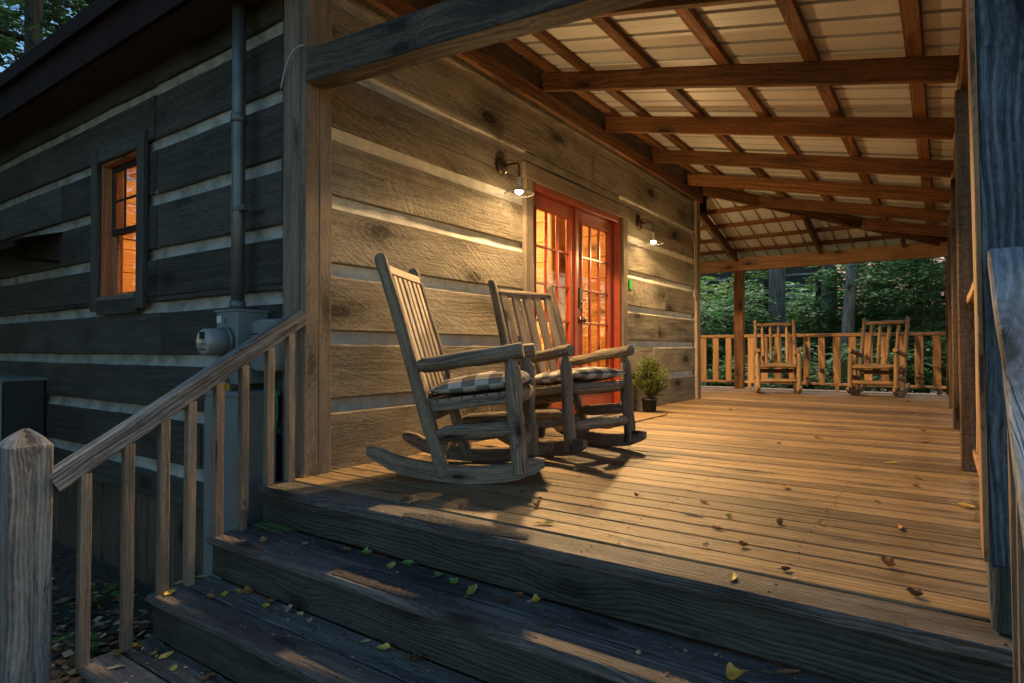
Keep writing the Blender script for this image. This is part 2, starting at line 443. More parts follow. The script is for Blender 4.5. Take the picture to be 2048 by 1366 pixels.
    def lathe(s, c, prof, n=24, mat=0, axis=(0, 0, 1), caps=True):
        """prof: list of (radius, distance along axis)"""
        c = V(c); ax = V(axis).normalized()
        side = ax.cross(V((1, 0, 0)))
        if side.length < .1:
            side = ax.cross(V((0, 1, 0)))
        side.normalize(); up = ax.cross(side)
        rings = [[c + ax * h + (side * math.cos(2 * math.pi * k / n) + up * math.sin(2 * math.pi * k / n)) * max(r, .0004) for k in range(n)] for r, h in prof]
        s.loft(rings, [h for r, h in prof], random.random(), 0, random.random(), mat, True, caps)

    def build(s, name, mats, parent=None, loc=(0, 0, 0), local=False):
        me = bpy.data.meshes.new(name)
        off = V((0, 0, 0))
        if parent is not None:
            if not local:
                off = V(rootof(parent).location)
        else:
            off = V(loc)
        me.from_pydata([tuple(p - off) for p in s.v], [], s.f)
        uvl = me.uv_layers.new(name='UVMap')
        flat = [c for f in s.uv for uv in f for c in uv]
        uvl.data.foreach_set('uv', flat)
        at = me.attributes.new('rnd', 'FLOAT', 'FACE')
        at.data.foreach_set('value', s.rn)
        me.polygons.foreach_set('material_index', s.mi)
        me.polygons.foreach_set('use_smooth', s.sm)
        for k in (mats if isinstance(mats, (list, tuple)) else [mats]):
            me.materials.append(M[k] if isinstance(k, str) else k)
        me.update()
        o = bpy.data.objects.new(name, me)
        COL.objects.link(o)
        if parent is not None:
            o.parent = parent
        else:
            o.location = off
        return o

def thing(name, label, cat, loc=(0, 0, 0), rz=0., group=None):
    o = bpy.data.objects.new(name, None)
    o.empty_display_size = .1
    COL.objects.link(o)
    o.location = loc
    o.rotation_euler = (0, 0, rz)
    return tag(o, label, cat, group)

def tag(o, label, cat, group=None):
    o['label'] = label; o['category'] = cat
    if group:
        o['group'] = group
    return o

def struct(o):
    o['kind'] = 'structure'
    return o

def dup(root, loc, rz, label, group=None, sc=None):
    r = root.copy(); COL.objects.link(r)
    r.location = loc; r.rotation_euler = (0, 0, rz)
    r['label'] = label
    if group:
        r['group'] = group
    if sc:
        r.scale = sc if isinstance(sc, (tuple, list)) else (sc, sc, sc)
    for ch in list(root.children):
        c = ch.copy(); COL.objects.link(c); c.parent = r
        for g in ch.children:
            d = g.copy(); COL.objects.link(d); d.parent = c
    return r

# ------------------------------------------------------------------ ground
def ground_z(x, y):
    z = -.79
    t = min(max((.15 - x) / .9, 0), 1)
    z -= .21 * t * t * (3 - 2 * t)
    r = math.hypot(x, y - 4)
    if r > 9:
        z += -.010 * (r - 9)
    return z + .03 * noise.noise((x * 1.3, y * 1.3, 0)) + .012 * noise.noise((x * 6, y * 6, 3))

def mat_ground():
    m, nt, bs, out = new_mat('forest_floor')
    co = N(nt, 'TexCoord').outputs['Object']
    a = NOISE(nt, co, 1.2, 5.)
    b = N(nt, 'TexVoronoi', {'Vector': co, 'Scale': 22.}).outputs['Color']
    bb = N(nt, 'SeparateColor', {'Color': b}).outputs[0]
    c = MIX(nt, bb, (.025, .019, .013), (.085, .058, .036))
    c = MIX(nt, RAMP(nt, a, .5, .62), c, (.02, .03, .012))
    nt.links.new(c, bs.inputs['Base Color'])
    bs.inputs['Roughness'].default_value = .95
    BUMP(nt, bs, MA(nt, 'ADD', bb, NOISE(nt, co, 40., 4.)), .9, .02)
    return m
M['ground'] = mat_ground()

def build_ground():
    xs = [-400, -120, -50, -30, -20, -14] + [-10 + .5 * i for i in range(41)] + [14, 20, 30, 50, 120, 400]
    ys = [-400, -120, -50, -30, -20, -12] + [-8 + .5 * i for i in range(65)] + [28, 34, 50, 120, 400]
    # finer strip beside the steps
    xs = sorted(set(xs + [-3.25 + .1 * i for i in range(40)])); ys = sorted(set(ys + [-3 + .1 * i for i in range(34)]))
    mb = MB()
    nx = len(xs)
    vs = [V((x, y, ground_z(x, y))) for y in ys for x in xs]
    fs, uv = [], []
    for j in range(len(ys) - 1):
        for i in range(nx - 1):
            fs.append([j * nx + i, j * nx + i + 1, (j + 1) * nx + i + 1, (j + 1) * nx + i])
    mb.v, mb.f = vs, fs
    mb.uv = [[(vs[k].x, vs[k].y) for k in f] for f in fs]
    mb.rn = [.5] * len(fs); mb.mi = [0] * len(fs); mb.sm = [True] * len(fs)
    struct(mb.build('ground', 'ground'))
build_ground()

# ------------------------------------------------------------------ cabin
WALL_Y1 = 6.62
FRONT_X0 = -6.6
cabin = thing('log_cabin', 'grey hewn log cabin with pale chinking beside the covered porch', 'cabin', (0, 0, -.9))

def chink_strip(mb, p0, p1, nrm, h):
    """uneven mortar strip from p0 to p1, height h, recessed, bulging towards nrm"""
    p0, p1, nrm = V(p0), V(p1), V(nrm)
    L = (p1 - p0).length
    seg = max(2, int(L / .12))
    ph = random.random() * 90
    up = V((0, 0, 1))
    rows = []
    for k in range(seg + 1):
        q = p0.lerp(p1, k / seg)
        row = []
        for j, (f, o) in enumerate(((-.5, -.004), (-.25, -.020), (.0, -.026), (.3, -.020), (.5, -.014))):
            e = .010 * noise.noise((ph, k * .7, j * .9)) + .006 * noise.noise((ph, k * 2.3, j * 2.))
            row.append(q + up * (h * f) + nrm * (o + e))
        rows.append(row)
    b = len(mb.v)
    for row in rows:
        mb.v.extend(row)
    rev = (p1 - p0).cross(up).dot(nrm) < 0
    for k in range(seg):
        for j in range(4):
            f = [b + k * 5 + j, b + (k + 1) * 5 + j, b + (k + 1) * 5 + j + 1, b + k * 5 + j + 1]
            if rev:
                f.reverse()
            mb.f.append(f); mb.uv.append([(0, 0)] * 4); mb.rn.append(.5); mb.mi.append(1); mb.sm.append(True)

def log_wall(mb, axis, zc, z0, z1, a0, a1, face, openings, joints):
    """Horizontal hewn logs with mortar between them. axis 'y': wall on x = face looking +x, axis 'x': wall on y = face looking -y.
    zc: mortar heights; openings: (b0, b1, zlo, zhi)"""
    edges = [z0] + list(zc) + [z1]
    ch = .080
    def pt(b, z, dp):
        return (face + dp, b, z) if axis == 'y' else (b, face - dp, z)
    nrm = (1, 0, 0) if axis == 'y' else (0, -1, 0)
    def spans(zlo, zhi):
        sp = [(a0, a1)]
        for b0, b1, ol, oh in openings:
            if zhi > ol + .02 and zlo < oh - .02:
                ns = []
                for s0, s1 in sp:
                    if b1 <= s0 or b0 >= s1:
                        ns.append((s0, s1)); continue
                    if b0 > s0: ns.append((s0, b0))
                    if b1 < s1: ns.append((b1, s1))
                sp = ns
        return sp
    for i in range(len(edges) - 1):
        lo = edges[i] + (ch / 2 if i else 0); hi = edges[i + 1] - (ch / 2 if i + 1 < len(edges) - 1 else 0)
        # split the course where an opening begins or ends inside it
        cuts = sorted({lo, hi} | {o for b0, b1, ol, oh in openings for o in (ol, oh) if lo + .03 < o < hi - .03})
        for c0, c1 in zip(cuts[:-1], cuts[1:]):
            for s0, s1 in spans(c0, c1):
                js = [s0] + [j for j in joints.get(i, []) if s0 + .2 < j < s1 - .2] + [s1]
                for q0, q1 in zip(js[:-1], js[1:]):
                    g0 = .006 if q0 != s0 else 0; g1 = .006 if q1 != s1 else 0
                    dp = random.uniform(-.004, .006)
                    zm = (c0 + c1) / 2
                    L0, L1 = V(pt(q0 + g0, zm, dp - .075)), V(pt(q1 - g1, zm, dp - .075))
                    mb.board(L0, L1, .15, c1 - c0, (0, 0, 1), .008, max(2, int((q1 - q0) / .35)), .006, 0)
                    if g1:
                        chink_strip(mb, pt(q1 - .012, zm, -.002), pt(q1 + .012, zm, -.002), nrm, c1 - c0)
    for z in zc:
        for s0, s1 in spans(z - ch / 2, z + ch / 2):
            chink_strip(mb, pt(s0, z, -.01), pt(s1, z, -.01), nrm, ch + .006)

# wall along the porch, on x = 0
DO0, DO1, DZ1 = 2.235, 4.03, 2.125
mb = MB()
zc = [.37, .76, 1.152, 1.545, 1.942, 2.338, 2.735]
log_wall(mb, 'y', zc, -.02, 3.12, .150, 6.47, 0., [(DO0, DO1, -.1, DZ1)], {3: [5.35], 5: [4.2], 6: [3.4], 2: [5.1], 1: [4.95], 7: [2.4, 4.6], 0: [1.7]})
mb.box((-.155, .15, .02), (-.15, DO0, 3.1), 1)          # mortar body behind the logs
mb.box((-.155, DO1, .02), (-.15, 6.47, 3.1), 1)
mb.box((-.155, DO0, DZ1), (-.15, DO1, 3.1), 1)
mb.build('porch_wall', ['log', 'chink'], cabin)

# wall with the window, on y = 0
WX0, WX1, WZ0, WZ1 = -2.62, -1.93, 1.07, 2.18
mb = MB()
zs = [-.13, .25, .62, .995, 1.375, 1.765, 2.165, 2.56]
log_wall(mb, 'x', zs, -.36, 3.05, FRONT_X0, -.168, 0., [(WX0, WX1, WZ0, WZ1)],
         {3: [-1.62, -4.2], 4: [-1.70], 5: [-1.70], 6: [-1.72, -3.4], 7: [-1.74], 8: [-1.75], 2: [-3.6], 1: [-1.1], 0: [-2.2]})
mb.box((FRONT_X0, .15, -.3), (WX0, .155, 3.0), 1)
mb.box((WX1, .15, -.3), (-.15, .155, 3.0), 1)
mb.box((WX0, .15, WZ1), (WX1, .155, 3.0), 1)
mb.box((WX0, .15, -.3), (WX1, .155, WZ0), 1)
mb.build('window_wall', ['logdark', 'chinkdim'], cabin)

# the two walls one does not see from the porch steps
mb = MB()
log_wall(mb, 'y', [z for z in zc if z < 3], -.36, 3.1, .15, 6.47, FRONT_X0 - .15, [], {})
for p in mb.v:
    p.x = 2 * (FRONT_X0) - .15 - p.x + .0
for f, uvs in zip(mb.f, mb.uv):
    f.reverse(); uvs.reverse()
mb.build('far_gable_wall', ['log', 'chink'], cabin)
mb = MB()
log_wall(mb, 'x', zs, -.36, 3.05, FRONT_X0, -.168, 0., [], {2: [-3.], 4: [-2.], 6: [-4.]})
for p in mb.v:
    p.y = WALL_Y1 - p.y
for f, uvs in zip(mb.f, mb.uv):
    f.reverse(); uvs.reverse()
mb.build('rear_wall', ['log', 'chink'], cabin)

# gable above the porch wall
mb = MB()
for k in range(5):
    z0, z1 = 3.13 + k * .32, 3.13 + k * .32 + .315
    ins = max(0, (z1 - 3.1) / .62)
    if 3.2 - ins > .3:
        mb.box((-.13, .1 + ins, z0), (-.01, 6.5 - ins, z1), 0)
mb.build('gable', 'trim', cabin)

mb = MB()
for a, b in ((.155, 2.2), (2.204, 4.4), (4.404, 6.465)):
    mb.box((.002, a, 2.93), (.022, b, 3.17), 0, 1, .003, seg=4, jit=.003)
mb.build('frieze_board', 'trim', cabin)
# corner posts
mb = MB()
mb.box((-.168, -.035, -.3), (-.022, .062, 3.05), 0, 2, .006, seg=6, jit=.004)
mb.box((-.020, -.030, -.02), (.030, .060, 3.05), 0, 2, .005, seg=6, jit=.004)
mb.box((-.030, .064, .0), (.024, .152, 3.05), 0, 2, .005, seg=6, jit=.004)
mb.build('corner_post', 'trim', cabin)
mb = MB()
mb.box((-.12, 6.47, .0), (.035, 6.62, 3.05), 0, 2, .006, seg=6, jit=.004)
mb.build('corner_post', 'trim', cabin)
mb = MB()
mb.box((FRONT_X0 - .12, -.02, -.3), (FRONT_X0, .14, 3.05), 0, 2, .006)
mb.build('corner_post', 'trim', cabin)
mb = MB(); mb.box((FRONT_X0 - .12, 6.48, -.3), (FRONT_X0, 6.64, 3.05), 0, 2, .006)
mb.build('corner_post', 'trim', cabin)

# skirting of vertical boards below the logs
mb = MB()
x = FRONT_X0
while x < -.2:
    w = random.uniform(.16, .24)
    mb.box((x + .004, .035, -1.25), (min(x + w, -.1) - .004, .06, -.365), 0, 2, .003)
    x += w
mb.build('skirting', 'skirt', cabin)

# roof of the cabin: slab, fascia, soffit
mb = MB()
ri = 4.75
for sgn, ya, yb in ((1, -.30, 3.31), (-1, 6.92, 3.31)):
    za = 2.99
    mb.face([(FRONT_X0 - .5, ya, za), (.02, ya, za), (.02, yb, ri), (FRONT_X0 - .5, yb, ri)][::sgn], mat=0)
    mb.face([(FRONT_X0 - .5, ya, za + .06), (FRONT_X0 - .5, yb, ri + .06), (.02, yb, ri + .06), (.02, ya, za + .06)][::sgn], mat=0)
roof_obj = mb.build('main_roof', ['oxide'], cabin)
for a, b, c, d in ((-.312, -.28, -.352, -.314), (6.90, 6.932, 6.934, 6.972)):
    mb = MB()
    mb.box((FRONT_X0 - .5, a, 2.72), (.03, b, 3.02), 0)
    mb.build('fascia', 'oxide', roof_obj)
    mb = MB()
    mb.box((FRONT_X0 - .5, c, 2.95), (.03, d, 3.075), 0)
    mb.build('gutter', 'oxide', roof_obj)
mb = MB()
mb.box((FRONT_X0 - .4, -.278, 2.735), (.02, -.012, 2.755), 0)
mb.build('soffit', 'soffit', roof_obj)
mb = MB(); mb.box((FRONT_X0 - .4, 6.635, 2.735), (-.2, 6.898, 2.755), 0)
mb.build('soffit', 'soffit', roof_obj)

# window
win = MB()
win.box((WX0 - .105, -.038, WZ0 - .075), (WX0 + .012, -.006, WZ1 + .10), 0, 2)
win.box((WX1 - .012, -.038, WZ0 - .075), (WX1 + .105, -.006, WZ1 + .10), 0, 2)
win.box((WX0 + .0125, -.035, WZ1 - .01), (WX1 - .0125, -.005, WZ1 + .10), 0, 0)
win.box((WX0 + .0125, -.035, WZ0 - .105), (WX1 - .0125, -.005, WZ0 - .0), 0, 0)
wo = win.build('window', 'trimdark', cabin)
mb = MB()
mb.box((WX0, -.004, WZ0), (WX0 + .03, .148, WZ1), 0, 2)
mb.box((WX1 - .03, -.004, WZ0), (WX1, .148, WZ1), 0, 2)
mb.box((WX0 + .031, -.004, WZ1 - .03), (WX1 - .031, .148, WZ1), 0, 0)
mb.build('frame', 'rail', wo)
mb = MB()
mb.box((WX0 + .031, -.045, WZ0 - .0), (WX1 - .031, .148, WZ0 + .03), 0, 0)
mb.build('sill', 'grey', wo)
gx0, gx1, gz0, gz1 = WX0 + .032, WX1 - .032, WZ0 + .032, WZ1 - .032
zm = (gz0 + gz1) / 2
for yy, za, zb in ((.06, zm - .02, gz1), (.085, gz0, zm + .02)):
    mb = MB()
    mb.box((gx0, yy, za), (gx0 + .04, yy + .022, zb), 0, 2)
    mb.box((gx1 - .04, yy, za), (gx1, yy + .022, zb), 0, 2)
    mb.box((gx0 + .041, yy, zb - .04), (gx1 - .041, yy + .022, zb), 0, 0)
    mb.box((gx0 + .041, yy, za), (gx1 - .041, yy + .022, za + .045), 0, 0)
    if yy < .07:
        for f in (1 / 3, 2 / 3):
            xx = gx0 + (gx1 - gx0) * f
            mb.box((xx - .008, yy + .003, za + .046), (xx + .008, yy + .019, zb - .041), 0, 2)
        mb.box((gx0 + .041, yy + .002, (za + zb) / 2 - .008), (gx1 - .041, yy + .020, (za + zb) / 2 + .008), 0, 0)
    mb.build('sash', 'barkdark' if yy < .07 else 'rail', wo)
    mb = MB()
    mb.face([(gx0 + .03, yy + .011, za + .03), (gx1 - .03, yy + .011, za + .03), (gx1 - .03, yy + .011, zb - .03), (gx0 + .03, yy + .011, zb - .03)])
    mb.build('pane', 'pane', wo)

# french door
door = MB()
door.box((-.13, DO0 + .002, .0), (.012, DO0 + .055, DZ1 - .002), 0, 2)
door.box((-.13, DO1 - .055, .0), (.012, DO1 - .002, DZ1 - .002), 0, 2)
door.box((-.13, DO0 + .056, DZ1 - .055), (.012, DO1 - .056, DZ1 - .002), 0, 1)
dob = door.build('french_door', 'red', cabin)
mb = MB()
mb.box((-.14, DO0 + .056, .0), (.05, DO1 - .056, .035), 0, 1)
mb.build('threshold', 'grey', dob)
L0, L1 = DO0 + .058, DO1 - .058
mid = (L0 + L1) / 2
XF = -.075
for k, (a, b) in enumerate(((L0, mid - .002), (mid + .002, L1))):
    st = .118
    gz0, gz1 = .30, 1.945
    mb = MB()
    z0, z1 = .04, DZ1 - .058
    mb.box((XF - .022, a, z0), (XF + .022, a + st, z1), 0, 2)
    mb.box((XF - .022, b - st, z0), (XF + .022, b, z1), 0, 2)
    mb.box((XF - .021, a + st + .0005, gz1), (XF + .021, b - st - .0005, z1), 0, 1)
    mb.box((XF - .021, a + st + .0005, z0), (XF + .021, b - st - .0005, gz0), 0, 1)
    ga, gb = a + st, b - st
    # bead round the glass, and muntins
    mb.box((XF + .0215, ga - .018, gz0 - .018), (XF + .032, ga, gz1 + .018), 0, 2)
    mb.box((XF + .0215, gb, gz0 - .018), (XF + .032, gb + .018, gz1 + .018), 0, 2)
    mb.box((XF + .0215, ga + .0005, gz1), (XF + .031, gb - .0005, gz1 + .018), 0, 1)
    mb.box((XF + .0215, ga + .0005, gz0 - .018), (XF + .031, gb - .0005, gz0), 0, 1)
    for f in (1 / 3, 2 / 3):
        yy = ga + (gb - ga) * f
        mb.box((XF - .012, yy - .011, gz0), (XF + .014, yy + .011, gz1), 0, 2)
    for r in range(1, 5):
        zz = gz0 + (gz1 - gz0) * r / 5
        mb.box((XF - .010, ga, zz - .011), (XF + .012, gb, zz + .011), 0, 1)
    mb.build('door_leaf', 'red', dob)
    mb = MB()
    mb.face([(XF, ga - .005, gz0 - .005), (XF, gb + .005, gz0 - .005), (XF, gb + .005, gz1 + .005), (XF, ga - .005, gz1 + .005)])
    mb.build('pane', 'pane', dob)
mb = MB()
mb.box((XF + .0225, mid - .028, .045), (XF + .040, mid + .012, DZ1 - .06), 0, 2, .006)
mb.build('astragal', 'red', dob)
kx, ky = XF + .022, mid + .065
mb = MB()
mb.lathe((kx, ky, .985), [(.032, 0), (.033, .006), (.026, .010), (.012, .012), (.011, .034), (.022, .040), (.029, .052), (.027, .066), (.012, .073), (.001, .074)], 20, 0, (1, 0, 0))
mb.build('handle', 'bronze', dob)
mb = MB()
mb.box((kx, ky - .026, 1.10), (kx + .022, ky + .026, 1.30), 0, 2, .012)
mb.lathe((kx + .022, ky, 1.155), [(.017, 0), (.017, .008), (.010, .010), (.001, .011)], 16, 0, (1, 0, 0))
mb.build('deadbolt', 'bronze', dob)
# grey casing round the door
mb = MB()
mb.box((-.01, DO0 - .105, .0), (.036, DO0 - .0, DZ1 + .0), 0, 2, .005, seg=5, jit=.003)
mb.box((-.01, DO1 + .0, .0), (.036, DO1 + .105, DZ1 + .0), 0, 2, .005, seg=5, jit=.003)
mb.box((-.01, DO0 - .125, DZ1 + .002), (.040, DO1 + .125, DZ1 + .135), 0, 1, .005, seg=5, jit=.003)
mb.build('door_casing', 'trim', dob)

# room behind the glass
mb = MB()
mb.box((-4.6, .16, -.03), (-.16, 6.46, -.005), 0, 1)
mb.build('interior_floor', 'inside', cabin)
mb = MB()
y = .16
while y < 6.4:
    mb.box((-4.6, y, 2.60), (-.16, min(y + .2, 6.46) - .004, 2.62), 0, 0)
    y += .2
mb.build('interior_ceiling', 'inside', cabin)
mb = MB()
z = 0.
while z < 2.6:
    z1 = min(z + .26, 2.6) - .006
    mb.box((-4.62, .16, z), (-4.60, 6.46, z1), 0, 1)
    mb.box((-4.6, 6.43, z), (-.16, 6.45, z1), 0, 0)
    mb.box((-.18, .16, z), (-.16, DO0 - .02, z1), 0, 1)
    mb.box((-.18, DO1 + .02, z), (-.16, 6.43, z1), 0, 1)
    z += .26
z = 0.
while z < 2.6:
    z1 = min(z + .26, 2.6) - .006
    mb.box((-1.5, 4.55, z), (-.185, 4.6, z1), 0, 0)
    if z1 < WZ0 or z > WZ1:
        mb.box((-4.59, .158, z), (-.185, .165, z1), 0, 0)
    else:
        mb.box((-4.59, .158, z), (WX0 - .01, .165, z1), 0, 0)
        mb.box((WX1 + .01, .158, z), (-.185, .165, z1), 0, 0)
    z += .26
mb.build('interior_wall', 'inside', cabin)
# inner door seen through the side window
mb = MB()
for y0 in (.55, 1.25):
    mb.box((-4.597, y0, .03), (-4.55, y0 + .13, 2.08), 0, 2)
mb.box((-4.597, .681, 1.93), (-4.55, 1.249, 2.08), 0, 1)
mb.box((-4.597, .681, 1.05), (-4.56, 1.249, 1.19), 0, 1)
mb.box((-4.597, .681, .03), (-4.56, 1.249, .3), 0, 1)
mb.build('interior_door', 'rail', cabin)
# round log standing in the room and a pale curtain
mb = MB()
mb.log((-.62, 3.72, .0), (-.62, 3.72, 2.6), .10, .095, wob=.02)
mb.build('interior_post', 'inside', cabin)
t = thing('strip_light', 'glowing white strip light on the wall inside the cabin, seen through the left door leaf', 'light', (-2.55, 6.40, 2.1))
mb = MB()
mb.box((-2.95, 6.36, 2.17), (-2.15, 6.42, 2.24), 0, 0)
mb.build('housing', 'paper', t)
mb = MB()
mb.box((-2.93, 6.33, 2.09), (-2.17, 6.40, 2.165), 0, 0, .02)
mb.build('diffuser', 'tube', t)
mb = MB()
for k in range(9):
    mb.box((-1.42 + .05 * k, 5.95 + .02 * (k % 2), .05), (-1.37 + .05 * k, 5.985 + .02 * (k % 2), 2.35), 0, 2, .012)
tag(mb.build('curtain', 'cream', None, (-1.2, 5.96, 0)), 'pale curtain hanging inside the cabin beyond the left door leaf', 'curtain')

# ------------------------------------------------------------------ deck
mb = MB()
y = -.29
w = .170
first = True
DX1 = 3.12
while y < 9.62:
    x0, x1 = (-.0, DX1)
    if y < .01:
        x0 = .0
    if y > 6.66:
        x0 = -5.0
    lift = random.uniform(-.0015, .0015)
    y1 = y + (w if first else .1385)
    # boards are butted at joists now and then
    cuts = [x0, x1]
    if not first and x0 > -1 and random.random() < .0:
        cuts = [x0, random.choice((1.2, 1.8)), x1]
    for a, b in zip(cuts[:-1], cuts[1:]):
        mb.board((a + .001, (y + y1) / 2, -.02 + lift), (b - .001, (y + y1) / 2, -.02 + lift), y1 - y - (.009 if first else random.uniform(.0065, .011)), .04, (0, 0, 1), .005, 8, .0022, 1 if first else 0)
    y = y1 + (.008 if first else 0)
    first = False
yy = -.25
while yy < 9.5:
    for xx in (.06, .62, 1.24, 1.85, 2.46, 2.98):
        for o_ in (0, .075):
            mb.lathe((xx + random.uniform(-.014, .014), yy + o_ + random.uniform(-.008, .008), .0012), [(.0045, 0), (.0045, .0008), (.001, .0012)], 6, 2)
    yy += .141
struct(mb.build('deck', ['deck', 'step', 'ink']))
mb = MB()
mb.box((3.06, -.22, -.25), (3.10, 9.6, -.045), 0, 1)
mb.box((-5, 9.52, -.25), (3.05, 9.56, -.045), 0, 0)
for yy in (1.1, 2.4, 3.7, 5.0, 6.3, 7.6, 8.9):
    mb.box((.0, yy, -.20), (3.05, yy + .04, -.045), 0, 0)
for yy in (.1, 2.4, 4.7, 7.0, 9.3):
    for xx in (.2, 2.9):
        mb.box((xx, yy + .05, -1.1), (xx + .14, yy + .19, -.21), 0, 2)
struct(mb.build('deck_frame', 'riser'))

# ------------------------------------------------------------------ steps
steps = thing('porch_steps', 'dark weathered wooden steps leading up to the deck', 'steps', (1.55, -.7, -.8))
SX0, SX1 = .012, 3.14
mb = MB(); mb.box((SX0, -.262, -.185), (SX1, -.225, -.042), 0, 0, .003, seg=8, jit=.003); mb.build('riser', 'riser', steps)
for k in range(3):
    z = -.19 * (k + 1)
    yb = -.263 - .265 * k
    mb = MB()
    mb.board((SX0, yb - .070, z - .019), (SX1, yb - .070, z - .019), .134, .038, (0, 0, 1), .004, 8, .003)
    mb.board((SX0, yb - .2175, z - .019), (SX1, yb - .2175, z - .019), .152, .038, (0, 0, 1), .010, 8, .003)
    for xx in (.05, .62, 1.24, 1.85, 2.46, 3.05):
        for yy in (-.035, -.105, -.175, -.255):
            mb.lathe((xx + random.uniform(-.012, .012), yb + yy + random.uniform(-.006, .006), z - .0002), [(.0045, 0), (.0045, .0008), (.001, .0012)], 7, 1)
    mb.build('tread', ['step', 'ink'], steps)
    mb = MB(); mb.box((SX0 + .004, yb - .266, z - .19 + .002), (SX1, yb - .231, z - .04), 0, 0, .003, seg=8, jit=.003)
    mb.build('riser', 'riser', steps)
for xx in (SX0 + .03, SX1 - .06):
    mb = MB()
    for k in range(3):
        mb.box((xx, -.50 - .265 * k, -.9), (xx + .04, -.27 - .265 * k, -.19 * (k + 1) - .04), 0, 2)
    mb.build('stringer', 'riser', steps)
# worn grip strips
def grip(pts, z, name):
    mb = MB()
    top = [V((x, y, z)) for x, y in pts]
    n = len(top)
    mb.face(top)
    for i in range(n):
        a, b = top[i], top[(i + 1) % n]
        mb.face([a, a - V((0, 0, .004)), b - V((0, 0, .004)), b])
    return mb
def ragged(x0, x1, y0, y1, n=60):
    up, dn = [], []
    for i in range(n + 1):
        x = x0 + (x1 - x0) * i / n
        e = min(1, i / 3, (n - i) / 18)
        c = (y0 + y1) / 2
        h = (y1 - y0) / 2 * (.15 + .85 * e)
        up.append((x, c + h + .035 * noise.noise((x * 9, 1, 0)) + .015 * noise.noise((x * 31, 1, 0))))
        dn.append((x, c - h + .004 * noise.noise((x * 14, 5, 0))))
    return dn + up[::-1]
grip(ragged(1.00, 1.62, -.281, -.205), .0035, 'a').build('grip_strip', 'grit', steps)
grip(ragged(.86, 1.55, -.535, -.425), -.1865, 'b').build('grip_strip', 'grit', steps)

# ------------------------------------------------------------------ left stair railing
rl = thing('stair_railing', 'weathered grey stair railing with pointed square newel post at the left side of the steps', 'railing', (.02, -1.2, -.8))
mb = MB()
nx0, nx1, ny0, ny1 = -.09, .05, -1.322, -1.180
cx, cy = (nx0 + nx1) / 2, (ny0 + ny1) / 2
rings = []
us = []
for z, k in ((-1.0, 1), (-.4, 1), (0, 1), (.315, 1), (.325, .98), (.352, .72), (.372, .42), (.388, .12)):
    hw = .071 * k
    c = .007 * k
    sec = [(-hw + c, -hw), (hw - c, -hw), (hw, -hw + c), (hw, hw - c), (hw - c, hw), (-hw + c, hw), (-hw, hw - c), (-hw, -hw + c)]
    j = .004 if z > .32 else .002
    rings.append([(cx + x + j * noise.noise((i * 3., z * 20, 0)), cy + y + j * noise.noise((i * 3., z * 20, 4)), z + (.004 * noise.noise((i * 2., z * 9, 1)) if z > .32 else 0)) for i, (x, y) in enumerate(sec)])
    us.append(z)
mb.loft(rings, us, 2.2, .71, .62, 0)
mb.build('newel_post', 'grey', rl)
def rail_z(y):   # centre height of the handrail
    return .174 + .617 * (y + 1.178)
mb = MB()
mb.board((.022, -1.180, rail_z(-1.18)), (.022, -.042, rail_z(-.042)), .062, .085, (0, 0, 1), .007, 14, .004, 0, .35)
mb.build('handrail', 'grey', rl)
bal = [(-1.075, -.572), (-.915, -.572), (-.770, -.382), (-.652, -.382), (-.520, -.192), (-.392, -.192), (-.25, .001), (-.128, .001)]
for i, (yy, zb) in enumerate(bal):
    mb = MB()
    mb.board((.040 + random.uniform(-.003, .003), yy, zb), (.030, yy + .008, rail_z(yy) - .045), .038, .040, (0, 1, 0), .003, 6, .003, 0, None)
    mb.build('baluster', 'balus', rl)

# ------------------------------------------------------------------ porch posts
def post(x0, y0, x1, y1, z1, label, lean=0., mat='cedar', z0=.003):
    t = thing('porch_post', label, 'post', ((x0 + x1) / 2, (y0 + y1) / 2, z0), 0, 'porch posts')
    mb = MB()
    c = V(((x0 + x1) / 2, (y0 + y1) / 2, z0))
    mb.board(c, (c.x - lean, c.y, z1), x1 - x0, y1 - y0, (0, 1, 0), .006, 10, .004)
    mb.build('shaft', mat, t)
    return t
p1 = post(2.958, -.178, 3.112, -.005, 2.195, 'nearest porch post, weathered, with blue dusk light in its wood colour, where the stair handrail ends', .027, 'postwood')
mb = MB()
mb.box((2.964, -.20, .004), (3.02, -.182, .16), 0, 2)
mb.build('base_block', 'riser', p1)
mb = MB()
mb.board((2.9505, -.094, .165), (2.9505 - .027, -.094, 2.19), .012, .172, (0, 1, 0), .002, 6, .001)
mb.build('facing_board', 'rail', p1)
post(2.945, 2.26, 3.085, 2.40, 2.195, 'second porch post along the right edge, dark brown rough face', .012, mat='postdark')
post(2.935, 4.50, 3.075, 4.64, 2.195, 'third porch post along the right edge of the deck', 0., 'postdark')
post(2.925, 6.80, 3.065, 6.94, 2.195, 'fourth porch post along the right edge, last before the far corner', 0., 'postdark')
post(2.91, 9.42, 3.05, 9.56, 2.135, 'far corner porch post where right railing and back railing meet')
post(-.262, 9.42, -.102, 9.57, 2.135, 'orange brown porch post standing in the back railing left of the rocking chairs')

